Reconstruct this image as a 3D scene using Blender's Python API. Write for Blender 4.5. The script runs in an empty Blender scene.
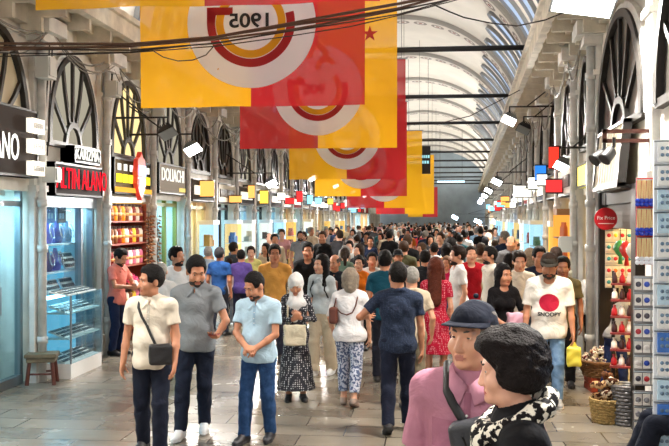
import bpy, bmesh, math, random
import numpy as np
from mathutils import Vector, Matrix, Euler
from mathutils.bvhtree import BVHTree

S = bpy.context.scene
C = S.collection
PI = math.pi
rnd = random.Random(7)

# ---------------------------------------------------------------- camera
F = 900.0
CAMH = 2.15
YAW = math.atan(95.5 / F)
PITCH = math.atan(5.0 / F)
cd = bpy.data.cameras.new('camera')
cam = bpy.data.objects.new('camera', cd)
C.objects.link(cam)
cam.location = (0, 0, CAMH)
cam.rotation_euler = (PI / 2 - PITCH, 0, YAW)
cd.sensor_width = 36.0
cd.lens = F / 669.0 * 36.0
cd.clip_end = 400
S.camera = cam

# ---------------------------------------------------------------- sky and exposure
w = bpy.data.worlds.new('sky')
S.world = w
w.use_nodes = True
bg = w.node_tree.nodes['Background']
bg.inputs[0].default_value = (0.93, 0.95, 1.0, 1)
bg.inputs[1].default_value = 1.35
S.view_settings.view_transform = 'Standard'
S.view_settings.look = 'None'
S.view_settings.exposure = 0.29
S.view_settings.gamma = 1.0
S.view_settings.use_curve_mapping = False
try:
    S.cycles.use_denoising = True
    S.cycles.max_bounces = 6
    S.cycles.transparent_max_bounces = 12
    S.cycles.sample_clamp_indirect = 6.0
    S.cycles.caustics_reflective = False
    S.cycles.caustics_refractive = False
except Exception:
    pass
LAMP_W = 210.0        # each pair of hall floodlights
SKYLIGHT = 0.75        # brightness of the sky behind the vault windows
UPLIGHT_W = 95.0     # each uplight on the cornice tops
SHOP_LIGHT = 11.0      # ceiling panels inside the shops


def ray(px, py):
    x = (px - 334.5) / F
    z = -(py - 223.0) / F
    v = Vector((x, 1.0, z))
    v = Matrix.Rotation(-PITCH, 3, 'X') @ v
    return Matrix.Rotation(YAW, 3, 'Z') @ v


def at(px, py, Y):
    r = ray(px, py)
    t = Y / r.y
    return Vector((r.x * t, Y, CAMH + r.z * t))


def ground(px, k):
    """floor point whose scale is k pixels per metre, in picture column px"""
    d = F / k
    r = ray(px, 218.0)
    n = math.hypot(1.0, 0)
    return Vector((r.x * d, r.y * d, 0.0))


# ---------------------------------------------------------------- materials
def lin(c):
    if isinstance(c, str):
        c = tuple(int(c[i:i + 2], 16) for i in (0, 2, 4))
    out = []
    for v in c[:3]:
        v = v / 255.0
        out.append(v / 12.92 if v <= 0.04045 else ((v + 0.055) / 1.055) ** 2.4)
    return (out[0], out[1], out[2], 1.0)


_M = {}


def nodes_of(m):
    return m.node_tree.nodes, m.node_tree.links


def mat(name, col, rough=0.6, metal=0.0, noise=0.0, nscale=8.0, bump=0.0, bscale=40.0, emit=0.0, coat=0.0, spec=0.5, alpha=1.0, col2=None):
    key = (name, str(col), rough, metal, noise, nscale, bump, bscale, emit, col2)
    if key in _M:
        return _M[key]
    m = bpy.data.materials.new(name)
    m.use_nodes = True
    N, L = nodes_of(m)
    b = N['Principled BSDF']
    c = lin(col)
    b.inputs['Base Color'].default_value = c
    b.inputs['Roughness'].default_value = rough
    b.inputs['Metallic'].default_value = metal
    b.inputs['Specular IOR Level'].default_value = spec
    if coat:
        b.inputs['Coat Weight'].default_value = coat
    if noise > 0 or bump > 0:
        tc = N.new('ShaderNodeTexCoord')
    if noise > 0:
        t = N.new('ShaderNodeTexNoise')
        t.inputs['Scale'].default_value = nscale
        t.inputs['Detail'].default_value = 5
        L.new(tc.outputs['Object'], t.inputs['Vector'])
        r = N.new('ShaderNodeValToRGB')
        a = 1.0 - noise
        c2 = lin(col2) if col2 else (c[0] * a, c[1] * a, c[2] * a, 1)
        r.color_ramp.elements[0].position = 0.35
        r.color_ramp.elements[0].color = c2
        r.color_ramp.elements[1].position = 0.65
        r.color_ramp.elements[1].color = c
        L.new(t.outputs['Fac'], r.inputs['Fac'])
        L.new(r.outputs['Color'], b.inputs['Base Color'])
    if bump > 0:
        t2 = N.new('ShaderNodeTexNoise')
        t2.inputs['Scale'].default_value = bscale
        t2.inputs['Detail'].default_value = 3
        L.new(tc.outputs['Object'], t2.inputs['Vector'])
        bp = N.new('ShaderNodeBump')
        bp.inputs['Strength'].default_value = bump
        bp.inputs['Distance'].default_value = 0.02
        L.new(t2.outputs['Fac'], bp.inputs['Height'])
        L.new(bp.outputs['Normal'], b.inputs['Normal'])
    if emit > 0:
        b.inputs['Emission Color'].default_value = c
        b.inputs['Emission Strength'].default_value = emit
    _M[key] = m
    return m


def glow(name, col, strength):
    key = ('glow', name, str(col), strength)
    if key in _M:
        return _M[key]
    m = bpy.data.materials.new(name)
    m.use_nodes = True
    N, L = nodes_of(m)
    for n in list(N):
        if n.type == 'BSDF_PRINCIPLED':
            N.remove(n)
    e = N.new('ShaderNodeEmission')
    e.inputs[0].default_value = lin(col)
    e.inputs[1].default_value = strength
    L.new(e.outputs[0], N['Material Output'].inputs[0])
    _M[key] = m
    return m


def glass_mat(name, tint=(235, 245, 248), refl=0.10):
    key = ('glass', name)
    if key in _M:
        return _M[key]
    m = bpy.data.materials.new(name)
    m.use_nodes = True
    N, L = nodes_of(m)
    N.remove(N['Principled BSDF'])
    t = N.new('ShaderNodeBsdfTransparent')
    t.inputs[0].default_value = lin(tint)
    g = N.new('ShaderNodeBsdfGlossy')
    g.inputs['Roughness'].default_value = 0.03
    mx = N.new('ShaderNodeMixShader')
    mx.inputs[0].default_value = refl
    L.new(t.outputs[0], mx.inputs[1])
    L.new(g.outputs[0], mx.inputs[2])
    L.new(mx.outputs[0], N['Material Output'].inputs[0])
    _M[key] = m
    return m


def fabric(col, kind='plain', col2='ffffff', scale=30.0):
    """cloth: plain weave with soft creases, or a printed pattern"""
    key = ('fabric', str(col), kind, str(col2), scale)
    if key in _M:
        return _M[key]
    m = bpy.data.materials.new('cloth_' + kind)
    m.use_nodes = True
    N, L = nodes_of(m)
    b = N['Principled BSDF']
    b.inputs['Roughness'].default_value = 0.85
    b.inputs['Specular IOR Level'].default_value = 0.12
    b.inputs['Sheen Weight'].default_value = 0.02
    tc = N.new('ShaderNodeTexCoord')
    c1, c2 = lin(col), lin(col2)
    if kind == 'plain':
        t = N.new('ShaderNodeTexNoise')
        t.inputs['Scale'].default_value = 9.0
        t.inputs['Detail'].default_value = 4
        L.new(tc.outputs['Object'], t.inputs['Vector'])
        r = N.new('ShaderNodeValToRGB')
        r.color_ramp.elements[0].position = 0.3
        r.color_ramp.elements[0].color = (c1[0] * .86, c1[1] * .86, c1[2] * .86, 1)
        r.color_ramp.elements[1].position = 0.7
        r.color_ramp.elements[1].color = c1
        L.new(t.outputs['Fac'], r.inputs['Fac'])
        L.new(r.outputs['Color'], b.inputs['Base Color'])
    elif kind in ('dots', 'print', 'check', 'denim', 'blotch'):
        mx = N.new('ShaderNodeMix')
        mx.data_type = 'RGBA'
        mx.inputs[6].default_value = c1
        mx.inputs[7].default_value = c2
        if kind == 'dots':
            v = N.new('ShaderNodeTexVoronoi')
            v.inputs['Scale'].default_value = scale
            v.inputs['Randomness'].default_value = 0.25
            L.new(tc.outputs['Object'], v.inputs['Vector'])
            g = N.new('ShaderNodeMath')
            g.operation = 'LESS_THAN'
            g.inputs[1].default_value = 0.30
            L.new(v.outputs['Distance'], g.inputs[0])
            L.new(g.outputs[0], mx.inputs[0])
        else:
            t = N.new('ShaderNodeTexNoise')
            t.inputs['Scale'].default_value = scale
            t.inputs['Detail'].default_value = 2 if kind != 'denim' else 6
            L.new(tc.outputs['Object'], t.inputs['Vector'])
            r = N.new('ShaderNodeValToRGB')
            wd = 0.02 if kind in ('print', 'blotch') else 0.2
            r.color_ramp.elements[0].position = 0.5 - wd
            r.color_ramp.elements[1].position = 0.5 + wd
            L.new(t.outputs['Fac'], r.inputs['Fac'])
            L.new(r.outputs['Color'], mx.inputs[0])
        L.new(mx.outputs[2], b.inputs['Base Color'])
    t2 = N.new('ShaderNodeTexNoise')
    t2.inputs['Scale'].default_value = 7.0
    t2.inputs['Detail'].default_value = 3
    t2.inputs['Distortion'].default_value = 0.8
    L.new(tc.outputs['Object'], t2.inputs['Vector'])
    bp = N.new('ShaderNodeBump')
    bp.inputs['Strength'].default_value = 0.55
    bp.inputs['Distance'].default_value = 0.05
    L.new(t2.outputs['Fac'], bp.inputs['Height'])
    L.new(bp.outputs['Normal'], b.inputs['Normal'])
    _M[key] = m
    return m


# ---------------------------------------------------------------- mesh helpers
def obj(name, bm, m=None, parent=None, smooth=False):
    me = bpy.data.meshes.new(name)
    bm.normal_update()
    bm.to_mesh(me)
    bm.free()
    if smooth:
        me.polygons.foreach_set('use_smooth', [True] * len(me.polygons))
    o = bpy.data.objects.new(name, me)
    C.objects.link(o)
    if m:
        for x in (m if isinstance(m, (list, tuple)) else [m]):
            me.materials.append(x)
    if parent:
        o.parent = parent
    return o


def tag(o, label=None, cat=None, group=None, kind=None):
    if label:
        o['label'] = label
    if cat:
        o['category'] = cat
    if group:
        o['group'] = group
    if kind:
        o['kind'] = kind
    return o


def empty(name, loc=(0, 0, 0), rz=0.0, label=None, cat=None, group=None):
    o = bpy.data.objects.new(name, None)
    C.objects.link(o)
    o.location = loc
    o.rotation_euler = (0, 0, rz)
    o.empty_display_size = 0.1
    return tag(o, label, cat, group)


def struct(name, bm, m, smooth=False):
    return tag(obj(name, bm, m, None, smooth), kind='structure')


def copy_tree(o, parent=None):
    c = o.copy()
    C.objects.link(c)
    if parent:
        c.parent = parent
    for ch in o.children:
        copy_tree(ch, c)
    return c


def hexa(bm, p):
    """eight corners: bottom ring of four, top ring of four"""
    v = [bm.verts.new(q) for q in p]
    for f in ((3, 2, 1, 0), (4, 5, 6, 7), (0, 1, 5, 4), (1, 2, 6, 5), (2, 3, 7, 6), (3, 0, 4, 7)):
        bm.faces.new([v[i] for i in f])
    return v


def box(bm, x0, x1, y0, y1, z0, z1, M=None):
    p = [Vector(q) for q in ((x0, y0, z0), (x1, y0, z0), (x1, y1, z0), (x0, y1, z0), (x0, y0, z1), (x1, y0, z1), (x1, y1, z1), (x0, y1, z1))]
    if M:
        p = [M @ q for q in p]
    return hexa(bm, p)


def frame_of(d):
    d = d.normalized()
    a = Vector((0, 0, 1)) if abs(d.z) < 0.9 else Vector((1, 0, 0))
    u = d.cross(a).normalized()
    return u, d.cross(u).normalized()


def tube(bm, pts, r, n=8, cap=True):
    """a round bar along a path; r a number or one radius per point"""
    pts = [Vector(p) for p in pts]
    if not isinstance(r, (list, tuple)):
        r = [r] * len(pts)
    rings = []
    u = None
    for i, p in enumerate(pts):
        if i == 0:
            d = pts[1] - pts[0]
        elif i == len(pts) - 1:
            d = pts[-1] - pts[-2]
        else:
            d = (pts[i + 1] - p).normalized() + (p - pts[i - 1]).normalized()
        d = d.normalized()
        if u is None:
            u, v = frame_of(d)
        else:
            u = (u - d * u.dot(d)).normalized()
            v = d.cross(u)
        rings.append([bm.verts.new(p + (u * math.cos(2 * PI * k / n) + v * math.sin(2 * PI * k / n)) * r[i]) for k in range(n)])
    for a, b in zip(rings, rings[1:]):
        for k in range(n):
            bm.faces.new((a[k], a[(k + 1) % n], b[(k + 1) % n], b[k]))
    if cap:
        bm.faces.new(list(reversed(rings[0])))
        bm.faces.new(rings[-1])
    return bm


def lathe(bm, prof, n=20, M=None, sq=(1, 1)):
    """profile of (radius, z) pairs turned about z"""
    rings = []
    for r, z in prof:
        ring = []
        for k in range(n):
            q = Vector((max(r, 1e-4) * math.cos(2 * PI * k / n) * sq[0], max(r, 1e-4) * math.sin(2 * PI * k / n) * sq[1], z))
            ring.append(bm.verts.new(M @ q if M else q))
        rings.append(ring)
    for a, b in zip(rings, rings[1:]):
        for k in range(n):
            bm.faces.new((a[k], a[(k + 1) % n], b[(k + 1) % n], b[k]))
    bm.faces.new(list(reversed(rings[0])))
    bm.faces.new(rings[-1])
    return bm


def prism(bm, poly, to3, d0, d1):
    """a flat outline (u, v) given thickness; to3(u, v, d) makes the point"""
    a = [bm.verts.new(to3(u, v, d0)) for u, v in poly]
    b = [bm.verts.new(to3(u, v, d1)) for u, v in poly]
    n = len(poly)
    for i in range(n):
        bm.faces.new((a[i], a[(i + 1) % n], b[(i + 1) % n], b[i]))
    bm.faces.new(list(reversed(a)))
    bm.faces.new(b)
    return bm


def ringband(bm, outer, inner, to3, d0, d1):
    """closed or open band between two outlines of equal length, with thickness"""
    n = len(outer)
    A = [[bm.verts.new(to3(u, v, d)) for u, v in poly] for poly in (outer, inner) for d in (d0, d1)]
    o0, o1, i0, i1 = A
    for k in range(n - 1):
        bm.faces.new((o0[k], o0[k + 1], o1[k + 1], o1[k]))
        bm.faces.new((i0[k], i1[k], i1[k + 1], i0[k + 1]))
        bm.faces.new((o1[k], o1[k + 1], i1[k + 1], i1[k]))
        bm.faces.new((o0[k], i0[k], i0[k + 1], o0[k + 1]))
    for k in (0, n - 1):
        bm.faces.new((o0[k], o1[k], i1[k], i0[k]))
    return bm


def fix(bm):
    bmesh.ops.recalc_face_normals(bm, faces=bm.faces[:])
    return bm


def NB():
    return bmesh.new()


def sag(a, b, drop, n=12):
    a, b = Vector(a), Vector(b)
    return [a.lerp(b, i / n) - Vector((0, 0, drop * 4 * (i / n) * (1 - i / n))) for i in range(n + 1)]


def text(name, body, M, size, m, parent=None, ext=0.006, sx=1.0, align='CENTER'):
    cu = bpy.data.curves.new(name, 'FONT')
    cu.body = body
    cu.size = size
    cu.extrude = min(ext, .004)
    cu.align_x = align
    cu.align_y = 'CENTER'
    cu.resolution_u = 3
    cu.materials.append(m)
    o = bpy.data.objects.new(name, text_mesh(cu, name, m))
    C.objects.link(o)
    if parent:
        o.parent = parent
    o.matrix_basis = M @ Matrix.Diagonal((sx, 1, 1, 1))
    return o


def text_mesh(cu, name, m):
    tmp = bpy.data.objects.new('tmp', cu)
    C.objects.link(tmp)
    bpy.context.view_layer.update()
    me = bpy.data.meshes.new_from_object(tmp.evaluated_get(bpy.context.evaluated_depsgraph_get()))
    bpy.data.objects.remove(tmp)
    me.name = name
    me.materials.clear()
    me.materials.append(m)
    return me


# ================================================================ THE HALL
XL = -5.2


def xr(Y):
    return 1.75 + 0.042 * Y


def W(side, Y, d, z):
    """a point on a facade: Y along the hall, d out from the wall into the hall"""
    return Vector((XL + d, Y, z)) if side == 'L' else Vector((xr(Y) - d, Y, z))


def wbox(bm, side, y0, y1, d0, d1, z0, z1):
    p = [W(side, y0, d0, z0), W(side, y1, d0, z0), W(side, y1, d1, z0), W(side, y0, d1, z0),
         W(side, y0, d0, z1), W(side, y1, d0, z1), W(side, y1, d1, z1), W(side, y0, d1, z1)]
    if side == 'R':
        p = p[3::-1] + p[:3:-1]
    return hexa(bm, p)


def put(o, parent):
    """make o a part, keeping it where it was built"""
    o.parent = parent
    o.matrix_parent_inverse = parent.matrix_basis.inverted()
    return o


def part(name, bm, m, parent, smooth=False, recalc=True):
    if recalc:
        fix(bm)
    return put(obj(name, bm, m, None, smooth), parent)


def wtext(name, body, side, Y, d, z, size, m, parent, sx=1.0, ext=0.01, align='CENTER'):
    """lettering on a facade, read from the hall"""
    up = Vector((0, 0, 1))
    if side == 'L':
        x, n = Vector((0, 1, 0)), Vector((1, 0, 0))
    else:
        x, n = Vector((-0.042, -1, 0)).normalized(), Vector((-1, 0.042, 0)).normalized()
    M = Matrix((x, up, n)).transposed().to_4x4()
    M.translation = W(side, Y, d, z)
    o = text(name, body, M, size, m, None, ext, sx, align)
    bpy.context.view_layer.update()
    return put(o, parent)


Y0, Y1 = -4.0, 96.0
LB = [-10.2 + 2.4 * i for i in range(45)]                      # bay edges along the one facade
LB = [y for y in LB if -6 < y < 94.5]
RB = [-10.0, -7.4, -4.8, -2.2, 0.4, 3.0, 5.6, 8.75, 12.4, 14.35] + [14.35 + 2.55 * i for i in range(1, 32)]
RB = [y for y in RB if -6 < y < 94.5]

# ---- floor of worn polished slabs
fm = bpy.data.materials.new('polished_stone_slabs')
fm.use_nodes = True
N, L = nodes_of(fm)
b = N['Principled BSDF']
tc = N.new('ShaderNodeTexCoord')
br = N.new('ShaderNodeTexBrick')
br.inputs['Color1'].default_value = lin((146, 137, 123))
br.inputs['Color2'].default_value = lin((116, 108, 97))
br.inputs['Mortar'].default_value = lin((70, 60, 52))
br.inputs['Scale'].default_value = 1.0
br.inputs['Mortar Size'].default_value = 0.008
br.inputs['Mortar Smooth'].default_value = 0.3
br.inputs['Brick Width'].default_value = 0.85
br.inputs['Row Height'].default_value = 0.42
L.new(tc.outputs['Object'], br.inputs['Vector'])
nz = N.new('ShaderNodeTexNoise')
nz.inputs['Scale'].default_value = 1.3
nz.inputs['Detail'].default_value = 6
L.new(tc.outputs['Object'], nz.inputs['Vector'])
mx = N.new('ShaderNodeMix')
mx.data_type = 'RGBA'
mx.blend_type = 'MULTIPLY'
mx.inputs[0].default_value = 0.55
L.new(br.outputs['Color'], mx.inputs[6])
rp = N.new('ShaderNodeValToRGB')
rp.color_ramp.elements[0].position = 0.3
rp.color_ramp.elements[0].color = (0.45, 0.42, 0.38, 1)
rp.color_ramp.elements[1].position = 0.7
rp.color_ramp.elements[1].color = (1, 1, 1, 1)
L.new(nz.outputs['Fac'], rp.inputs['Fac'])
L.new(rp.outputs['Color'], mx.inputs[7])
L.new(mx.outputs[2], b.inputs['Base Color'])
mr = N.new('ShaderNodeMapRange')
mr.inputs['To Min'].default_value = 0.15
mr.inputs['To Max'].default_value = 0.36
L.new(nz.outputs['Fac'], mr.inputs['Value'])
L.new(mr.outputs[0], b.inputs['Roughness'])
bp = N.new('ShaderNodeBump')
bp.inputs['Strength'].default_value = 0.35
bp.inputs['Distance'].default_value = 0.01
sm = N.new('ShaderNodeMath')
sm.operation = 'MULTIPLY_ADD'
sm.inputs[1].default_value = -1.0
L.new(br.outputs['Fac'], sm.inputs[0])
nz2 = N.new('ShaderNodeTexNoise')
nz2.inputs['Scale'].default_value = 9.0
nz2.inputs['Detail'].default_value = 3
L.new(tc.outputs['Object'], nz2.inputs['Vector'])
L.new(nz2.outputs['Fac'], sm.inputs[2])
L.new(sm.outputs[0], bp.inputs['Height'])
L.new(bp.outputs['Normal'], b.inputs['Normal'])
b.inputs['Specular IOR Level'].default_value = 0.6
bm = NB()
box(bm, -7.4, 9.5, -9.0, Y1, -0.1, 0.0)
struct('floor', bm, fm)

M_plaster = mat('old_cream_plaster', (234, 229, 218), 0.8, noise=0.22, nscale=2.5, bump=0.25, bscale=14)
M_vault = mat('painted_vault_plaster', (222, 217, 208), 0.85, noise=0.10, nscale=0.8, bump=0.1, bscale=6)
M_stone = mat('grey_painted_stone', (234, 232, 226), 0.65, noise=0.18, nscale=5, bump=0.3, bscale=20)
M_cornice = mat('weathered_cornice', (224, 216, 198), 0.8, noise=0.25, nscale=4, bump=0.3, bscale=16)
M_dark = mat('dark_iron', (34, 33, 33), 0.5, metal=0.3)
M_frame = mat('black_window_timber', (38, 34, 30), 0.55)
M_alu = mat('brushed_aluminium', (150, 158, 164), 0.32, metal=0.85)
M_white = mat('white_gloss', (240, 240, 238), 0.4)
M_inside = mat('shop_interior_paint', (206, 204, 198), 0.8)
M_pipe = mat('grey_pipe_paint', (216, 216, 212), 0.5, noise=0.2, nscale=9)
M_cable = mat('black_cable_sheath', (44, 36, 32), 0.6)
M_glass = glass_mat('shop_glass')

# ---- walls: a band above the shops, partitions between them, a back wall behind
for side, E, nm in (('L', LB, 'wall_left'), ('R', RB, 'wall_right')):
    bm = NB()
    for a, c in zip(E, E[1:]):
        wbox(bm, side, a, c, -0.25, 0.0, 2.5, 5.2)
        wbox(bm, side, a, c, -1.75, -1.6, 0.0, 2.62)
        wbox(bm, side, a, c, -1.6, -0.25, 2.5, 2.62)
    for e in E:
        wbox(bm, side, e - 0.06, e + 0.06, -1.6, 0.0, 0.0, 2.5)
    struct(nm, fix(bm), M_plaster)
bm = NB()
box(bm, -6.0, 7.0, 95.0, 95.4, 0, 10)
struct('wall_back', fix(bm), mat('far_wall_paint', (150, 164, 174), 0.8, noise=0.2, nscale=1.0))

# ---- pilasters and the drain pipes on them
k = 0
for side, E in (('L', LB), ('R', RB)):
    for e in E:
        if e < 3:
            continue
        k += 1
        bm = NB()
        hw = 0.15
        wbox(bm, side, e - hw, e + hw, 0.0, 0.07, 0.0, 4.75)
        wbox(bm, side, e - hw - .03, e + hw + .03, 0.0, 0.11, 0.0, 0.32)
        wbox(bm, side, e - hw - .02, e + hw + .02, 0.0, 0.10, 2.42, 2.50)
        wbox(bm, side, e - hw - .04, e + hw + .04, 0.0, 0.12, 2.50, 2.58)
        wbox(bm, side, e - hw - .03, e + hw + .03, 0.0, 0.11, 4.05, 4.12)
        wbox(bm, side, e - hw - .08, e + hw + .08, 0.0, 0.24, 4.45, 4.56)
        wbox(bm, side, e - hw - .14, e + hw + .14, 0.0, 0.34, 4.56, 4.75)
        struct('trim_%d' % k, fix(bm), M_stone)
        if e < 60 and e != 8.75:
            bm = NB()
            c0 = W(side, e - 0.05, 0.132, 0)
            tube(bm, [c0 + Vector((0, 0, z)) for z in (0.0, 4.44)], 0.058, 12)
            for z in (0.5, 1.7, 2.3, 3.3, 4.0):
                tube(bm, [c0 + Vector((0, 0, z)), c0 + Vector((0, 0, z + 0.09))], 0.074, 12)
            o = obj('drain_pipe', fix(bm), M_pipe, None, True)
            tag(o, 'grey drain pipe with collars running down a stone pilaster between shop fronts', 'pipe', 'drain pipes on the pilasters')

# ---- cornice ledges
for side, nm in (('L', 'cornice_left'), ('R', 'cornice_right')):
    bm = NB()
    E = [Y0, 96.0]
    def seg(d0, d1, z0, z1):
        ys = [Y0 + i * 10.0 for i in range(11)]
        for a, c in zip(ys, ys[1:]):
            wbox(bm, side, a, c, d0, d1, z0, z1)
    seg(-0.35, 0.66, 4.92, 5.06)
    seg(0.60, 0.72, 4.84, 5.16)
    seg(0.0, 0.12, 4.62, 4.92)
    seg(0.30, 0.37, 4.80, 4.92)
    seg(0.72, 0.78, 5.08, 5.16)
    y = 3.0
    while y < 70:
        wbox(bm, side, y - 0.035, y + 0.035, 0.02, 0.62, 4.70, 4.92)
        wbox(bm, side, y - 0.035, y + 0.035, 0.02, 0.30, 4.52, 4.70)
        y += 0.8
    struct(nm, fix(bm), M_cornice)

# ---- vault
SPR, RISE = 5.05, 4.2


def vault(Y, th, off=0.0):
    l, r = XL - 0.25, xr(Y) + 0.25
    c, a = (l + r) / 2, (r - l) / 2
    return Vector((c + (a - off) * math.cos(th), Y, SPR + (RISE - off) * math.sin(th)))


bm = NB()
ys = [Y0 + i * (99.9 / 70) for i in range(71)]
g = [[bm.verts.new(vault(y, PI * j / 48)) for j in range(49)] for y in ys]
for a, c in zip(g, g[1:]):
    for j in range(48):
        bm.faces.new((a[j], a[j + 1], c[j + 1], c[j]))
struct('ceiling', bm, M_vault, True)

rib_m = bpy.data.materials.new('painted_vault_rib')
rib_m.use_nodes = True
N, L = nodes_of(rib_m)
b = N['Principled BSDF']
b.inputs['Roughness'].default_value = 0.85
uv = N.new('ShaderNodeUVMap')
sp = N.new('ShaderNodeSeparateXYZ')
L.new(uv.outputs[0], sp.inputs[0])


def mth(op, a, b2=None, c2=None):
    n = N.new('ShaderNodeMath')
    n.operation = op
    for i, v in enumerate((a, b2, c2)):
        if v is None:
            continue
        if isinstance(v, (int, float)):
            n.inputs[i].default_value = v
        else:
            L.new(v, n.inputs[i])
    return n.outputs[0]


fu = mth('SUBTRACT', mth('FRACT', mth('DIVIDE', sp.outputs[0], 0.62)), 0.5)
fv = sp.outputs[1]
d1 = mth('SQRT', mth('ADD', mth('POWER', mth('MULTIPLY', fu, 2.4), 2.0), mth('POWER', mth('MULTIPLY', fv, 3.6), 2.0)))
ring = mth('LESS_THAN', mth('ABSOLUTE', mth('SUBTRACT', d1, 0.72)), 0.20)
dot = mth('LESS_THAN', d1, 0.26)
edge = mth('GREATER_THAN', mth('ABSOLUTE', fv), 0.36)
m1 = N.new('ShaderNodeMix'); m1.data_type = 'RGBA'
m1.inputs[6].default_value = lin((214, 208, 200)); m1.inputs[7].default_value = lin((140, 132, 128))
L.new(ring, m1.inputs[0])
m2 = N.new('ShaderNodeMix'); m2.data_type = 'RGBA'
L.new(m1.outputs[2], m2.inputs[6]); m2.inputs[7].default_value = lin((122, 40, 44)); L.new(dot, m2.inputs[0])
m3 = N.new('ShaderNodeMix'); m3.data_type = 'RGBA'
L.new(m2.outputs[2], m3.inputs[6]); m3.inputs[7].default_value = lin((150, 147, 142)); L.new(edge, m3.inputs[0])
L.new(m3.outputs[2], b.inputs['Base Color'])

RIBS = [-3 + 7 * i for i in range(14)]
for i, y in enumerate(RIBS):
    bm = NB()
    uvl = bm.loops.layers.uv.new('UVMap')
    n = 48
    prof = [(-0.45, 0.0), (-0.45, 0.10), (-0.32, 0.16), (0.32, 0.16), (0.45, 0.10), (0.45, 0.0)]
    rings = [[(bm.verts.new(vault(y + py, PI * j / n, po)), PI * j / n * 4.2, py) for py, po in prof] for j in range(n + 1)]
    for a, c in zip(rings, rings[1:]):
        for q in range(5):
            f = bm.faces.new((a[q][0], a[q + 1][0], c[q + 1][0], c[q][0]))
            for lp, s in zip(f.loops, (a[q], a[q + 1], c[q + 1], c[q])):
                lp[uvl].uv = (s[1], s[2])
    struct('ceiling_rib_trim', fix(bm), rib_m, False)
    bm = NB()
    if y > 0:
        z = 5.5
        tube(bm, [(XL - 0.1, y, z), (xr(y) + 0.1, y, z)], 0.055, 10)
        for x in (XL + 0.4, xr(y) - 0.4):
            tube(bm, [(x, y, z), (x + 0.12, y, z)], 0.085, 10)
        struct('tie_rod_trim', fix(bm), M_dark, True)

# ---- windows in the haunches of the vault, three to a bay
M_sky = glow('daylight_behind_glass', (205, 226, 255), SKYLIGHT)
M_rim = mat('window_rim_paint', (128, 130, 132), 0.7)
wn = 0
for y in RIBS[:-3]:
    for s in (0, 1):
        for q in range(3):
            yc = y + 1.55 + q * 1.95
            if yc > 62 or yc < -1:
                continue
            wn += 1
            hw, t0, t1 = 0.50, math.radians(3), math.radians(41)
            out = []
            for j in range(13):
                out.append((-hw, t0 + (t1 - t0) * j / 12))
            for j in range(1, 12):
                a = PI - PI * j / 12
                out.append((hw * math.cos(a), t1 + hw / 4.2 * math.sin(a)))
            for j in range(13):
                out.append((hw, t1 - (t1 - t0) * j / 12))
            f3 = lambda v, t, d: vault(yc + v, t if s else PI - t, d)
            ce = (0, (t0 + t1) / 2)
            inn = [(v * 0.84, ce[1] + (t - ce[1]) * 0.965) for v, t in out]
            bm = NB()
            ringband(bm, out + out[:1], inn + inn[:1], f3, 0.0, 0.10)
            fr = struct('window_%d' % wn, fix(bm), M_rim)
            bm = NB()
            L1 = [bm.verts.new(f3(v, t, 0.03)) for v, t in inn]
            half = len(inn) // 2
            for j in range(half):
                a, c = L1[j], L1[j + 1]
                a2, c2 = L1[-1 - j], L1[-2 - j]
                if len({a, c, c2, a2}) == 4:
                    bm.faces.new((a, c, c2, a2))
                elif len({a, c, a2}) == 3:
                    bm.faces.new((a, c, a2))
            obj('pane', fix(bm), M_sky, fr)


# ================================================================ ARCHED WINDOWS OVER THE SHOPS
def arch_window(side, a, c, idx, lit, zs=3.18, zt=4.5):
    yc, hw = (a + c) / 2, (c - a) / 2 - 0.30
    H = zt - zs - 0.12
    f3 = lambda u, v, d: W(side, yc + u, d, zs + v)
    n = 24
    def arc(sx, sz, off=0.12):
        return [(hw * sx * math.cos(PI * j / n), off + H * sz * math.sin(PI * j / n)) for j in range(n + 1)]
    o_, i_ = arc(1, 1), arc(0.90, 0.93)
    o_ = [(hw, -0.0)] + o_ + [(-hw, 0.0)]
    i_ = [(hw * 0.90, 0.0)] + i_ + [(-hw * 0.90, 0.0)]
    bm = NB()
    ringband(bm, o_, i_, f3, 0.0, 0.09)
    fr = struct('window_%d' % (200 + idx), fix(bm), M_frame)
    bm = NB()
    ha, hb = arc(0.34, 0.30, 0.0), arc(0.26, 0.23, 0.0)
    ringband(bm, ha, hb, f3, 0.0, 0.07)
    wb = 0.03
    for t in (0.17, 0.36, 0.5, 0.64, 0.83):
        th = PI * t
        p0 = Vector((hw * 0.30 * math.cos(th), H * 0.27 * math.sin(th)))
        p1 = Vector((hw * 0.94 * math.cos(th), 0.12 + H * 0.95 * math.sin(th)))
        mid = (p0 + p1) / 2 + Vector((0.10 * math.cos(th), 0.06))
        pts = [p0.lerp(mid, s * 2) if s < .5 else mid.lerp(p1, s * 2 - 1) for s in (0, .25, .5, .75, 1)]
        dd = (p1 - p0).normalized()
        nn = Vector((-dd.y, dd.x)) * wb
        prism(bm, [tuple(q + nn) for q in pts] + [tuple(q - nn) for q in reversed(pts)], f3, 0.0, 0.06)
    wbox(bm, side, yc - hw, yc + hw, 0, 0.08, zs - 0.04, zs + 0.04)
    obj('tracery', fix(bm), M_frame, fr)
    bm = NB()
    prism(bm, [(u, v) for u, v in i_], f3, 0.005, 0.02)
    obj('glazing', fix(bm), lit, fr)
    # plaster hood moulding round the arch
    bm = NB()
    o2 = [(u * 1.13, v * 1.05) for u, v in o_]
    ringband(bm, o2, o_, f3, 0.0, 0.06)
    obj('surround', fix(bm), M_stone, fr)


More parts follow.
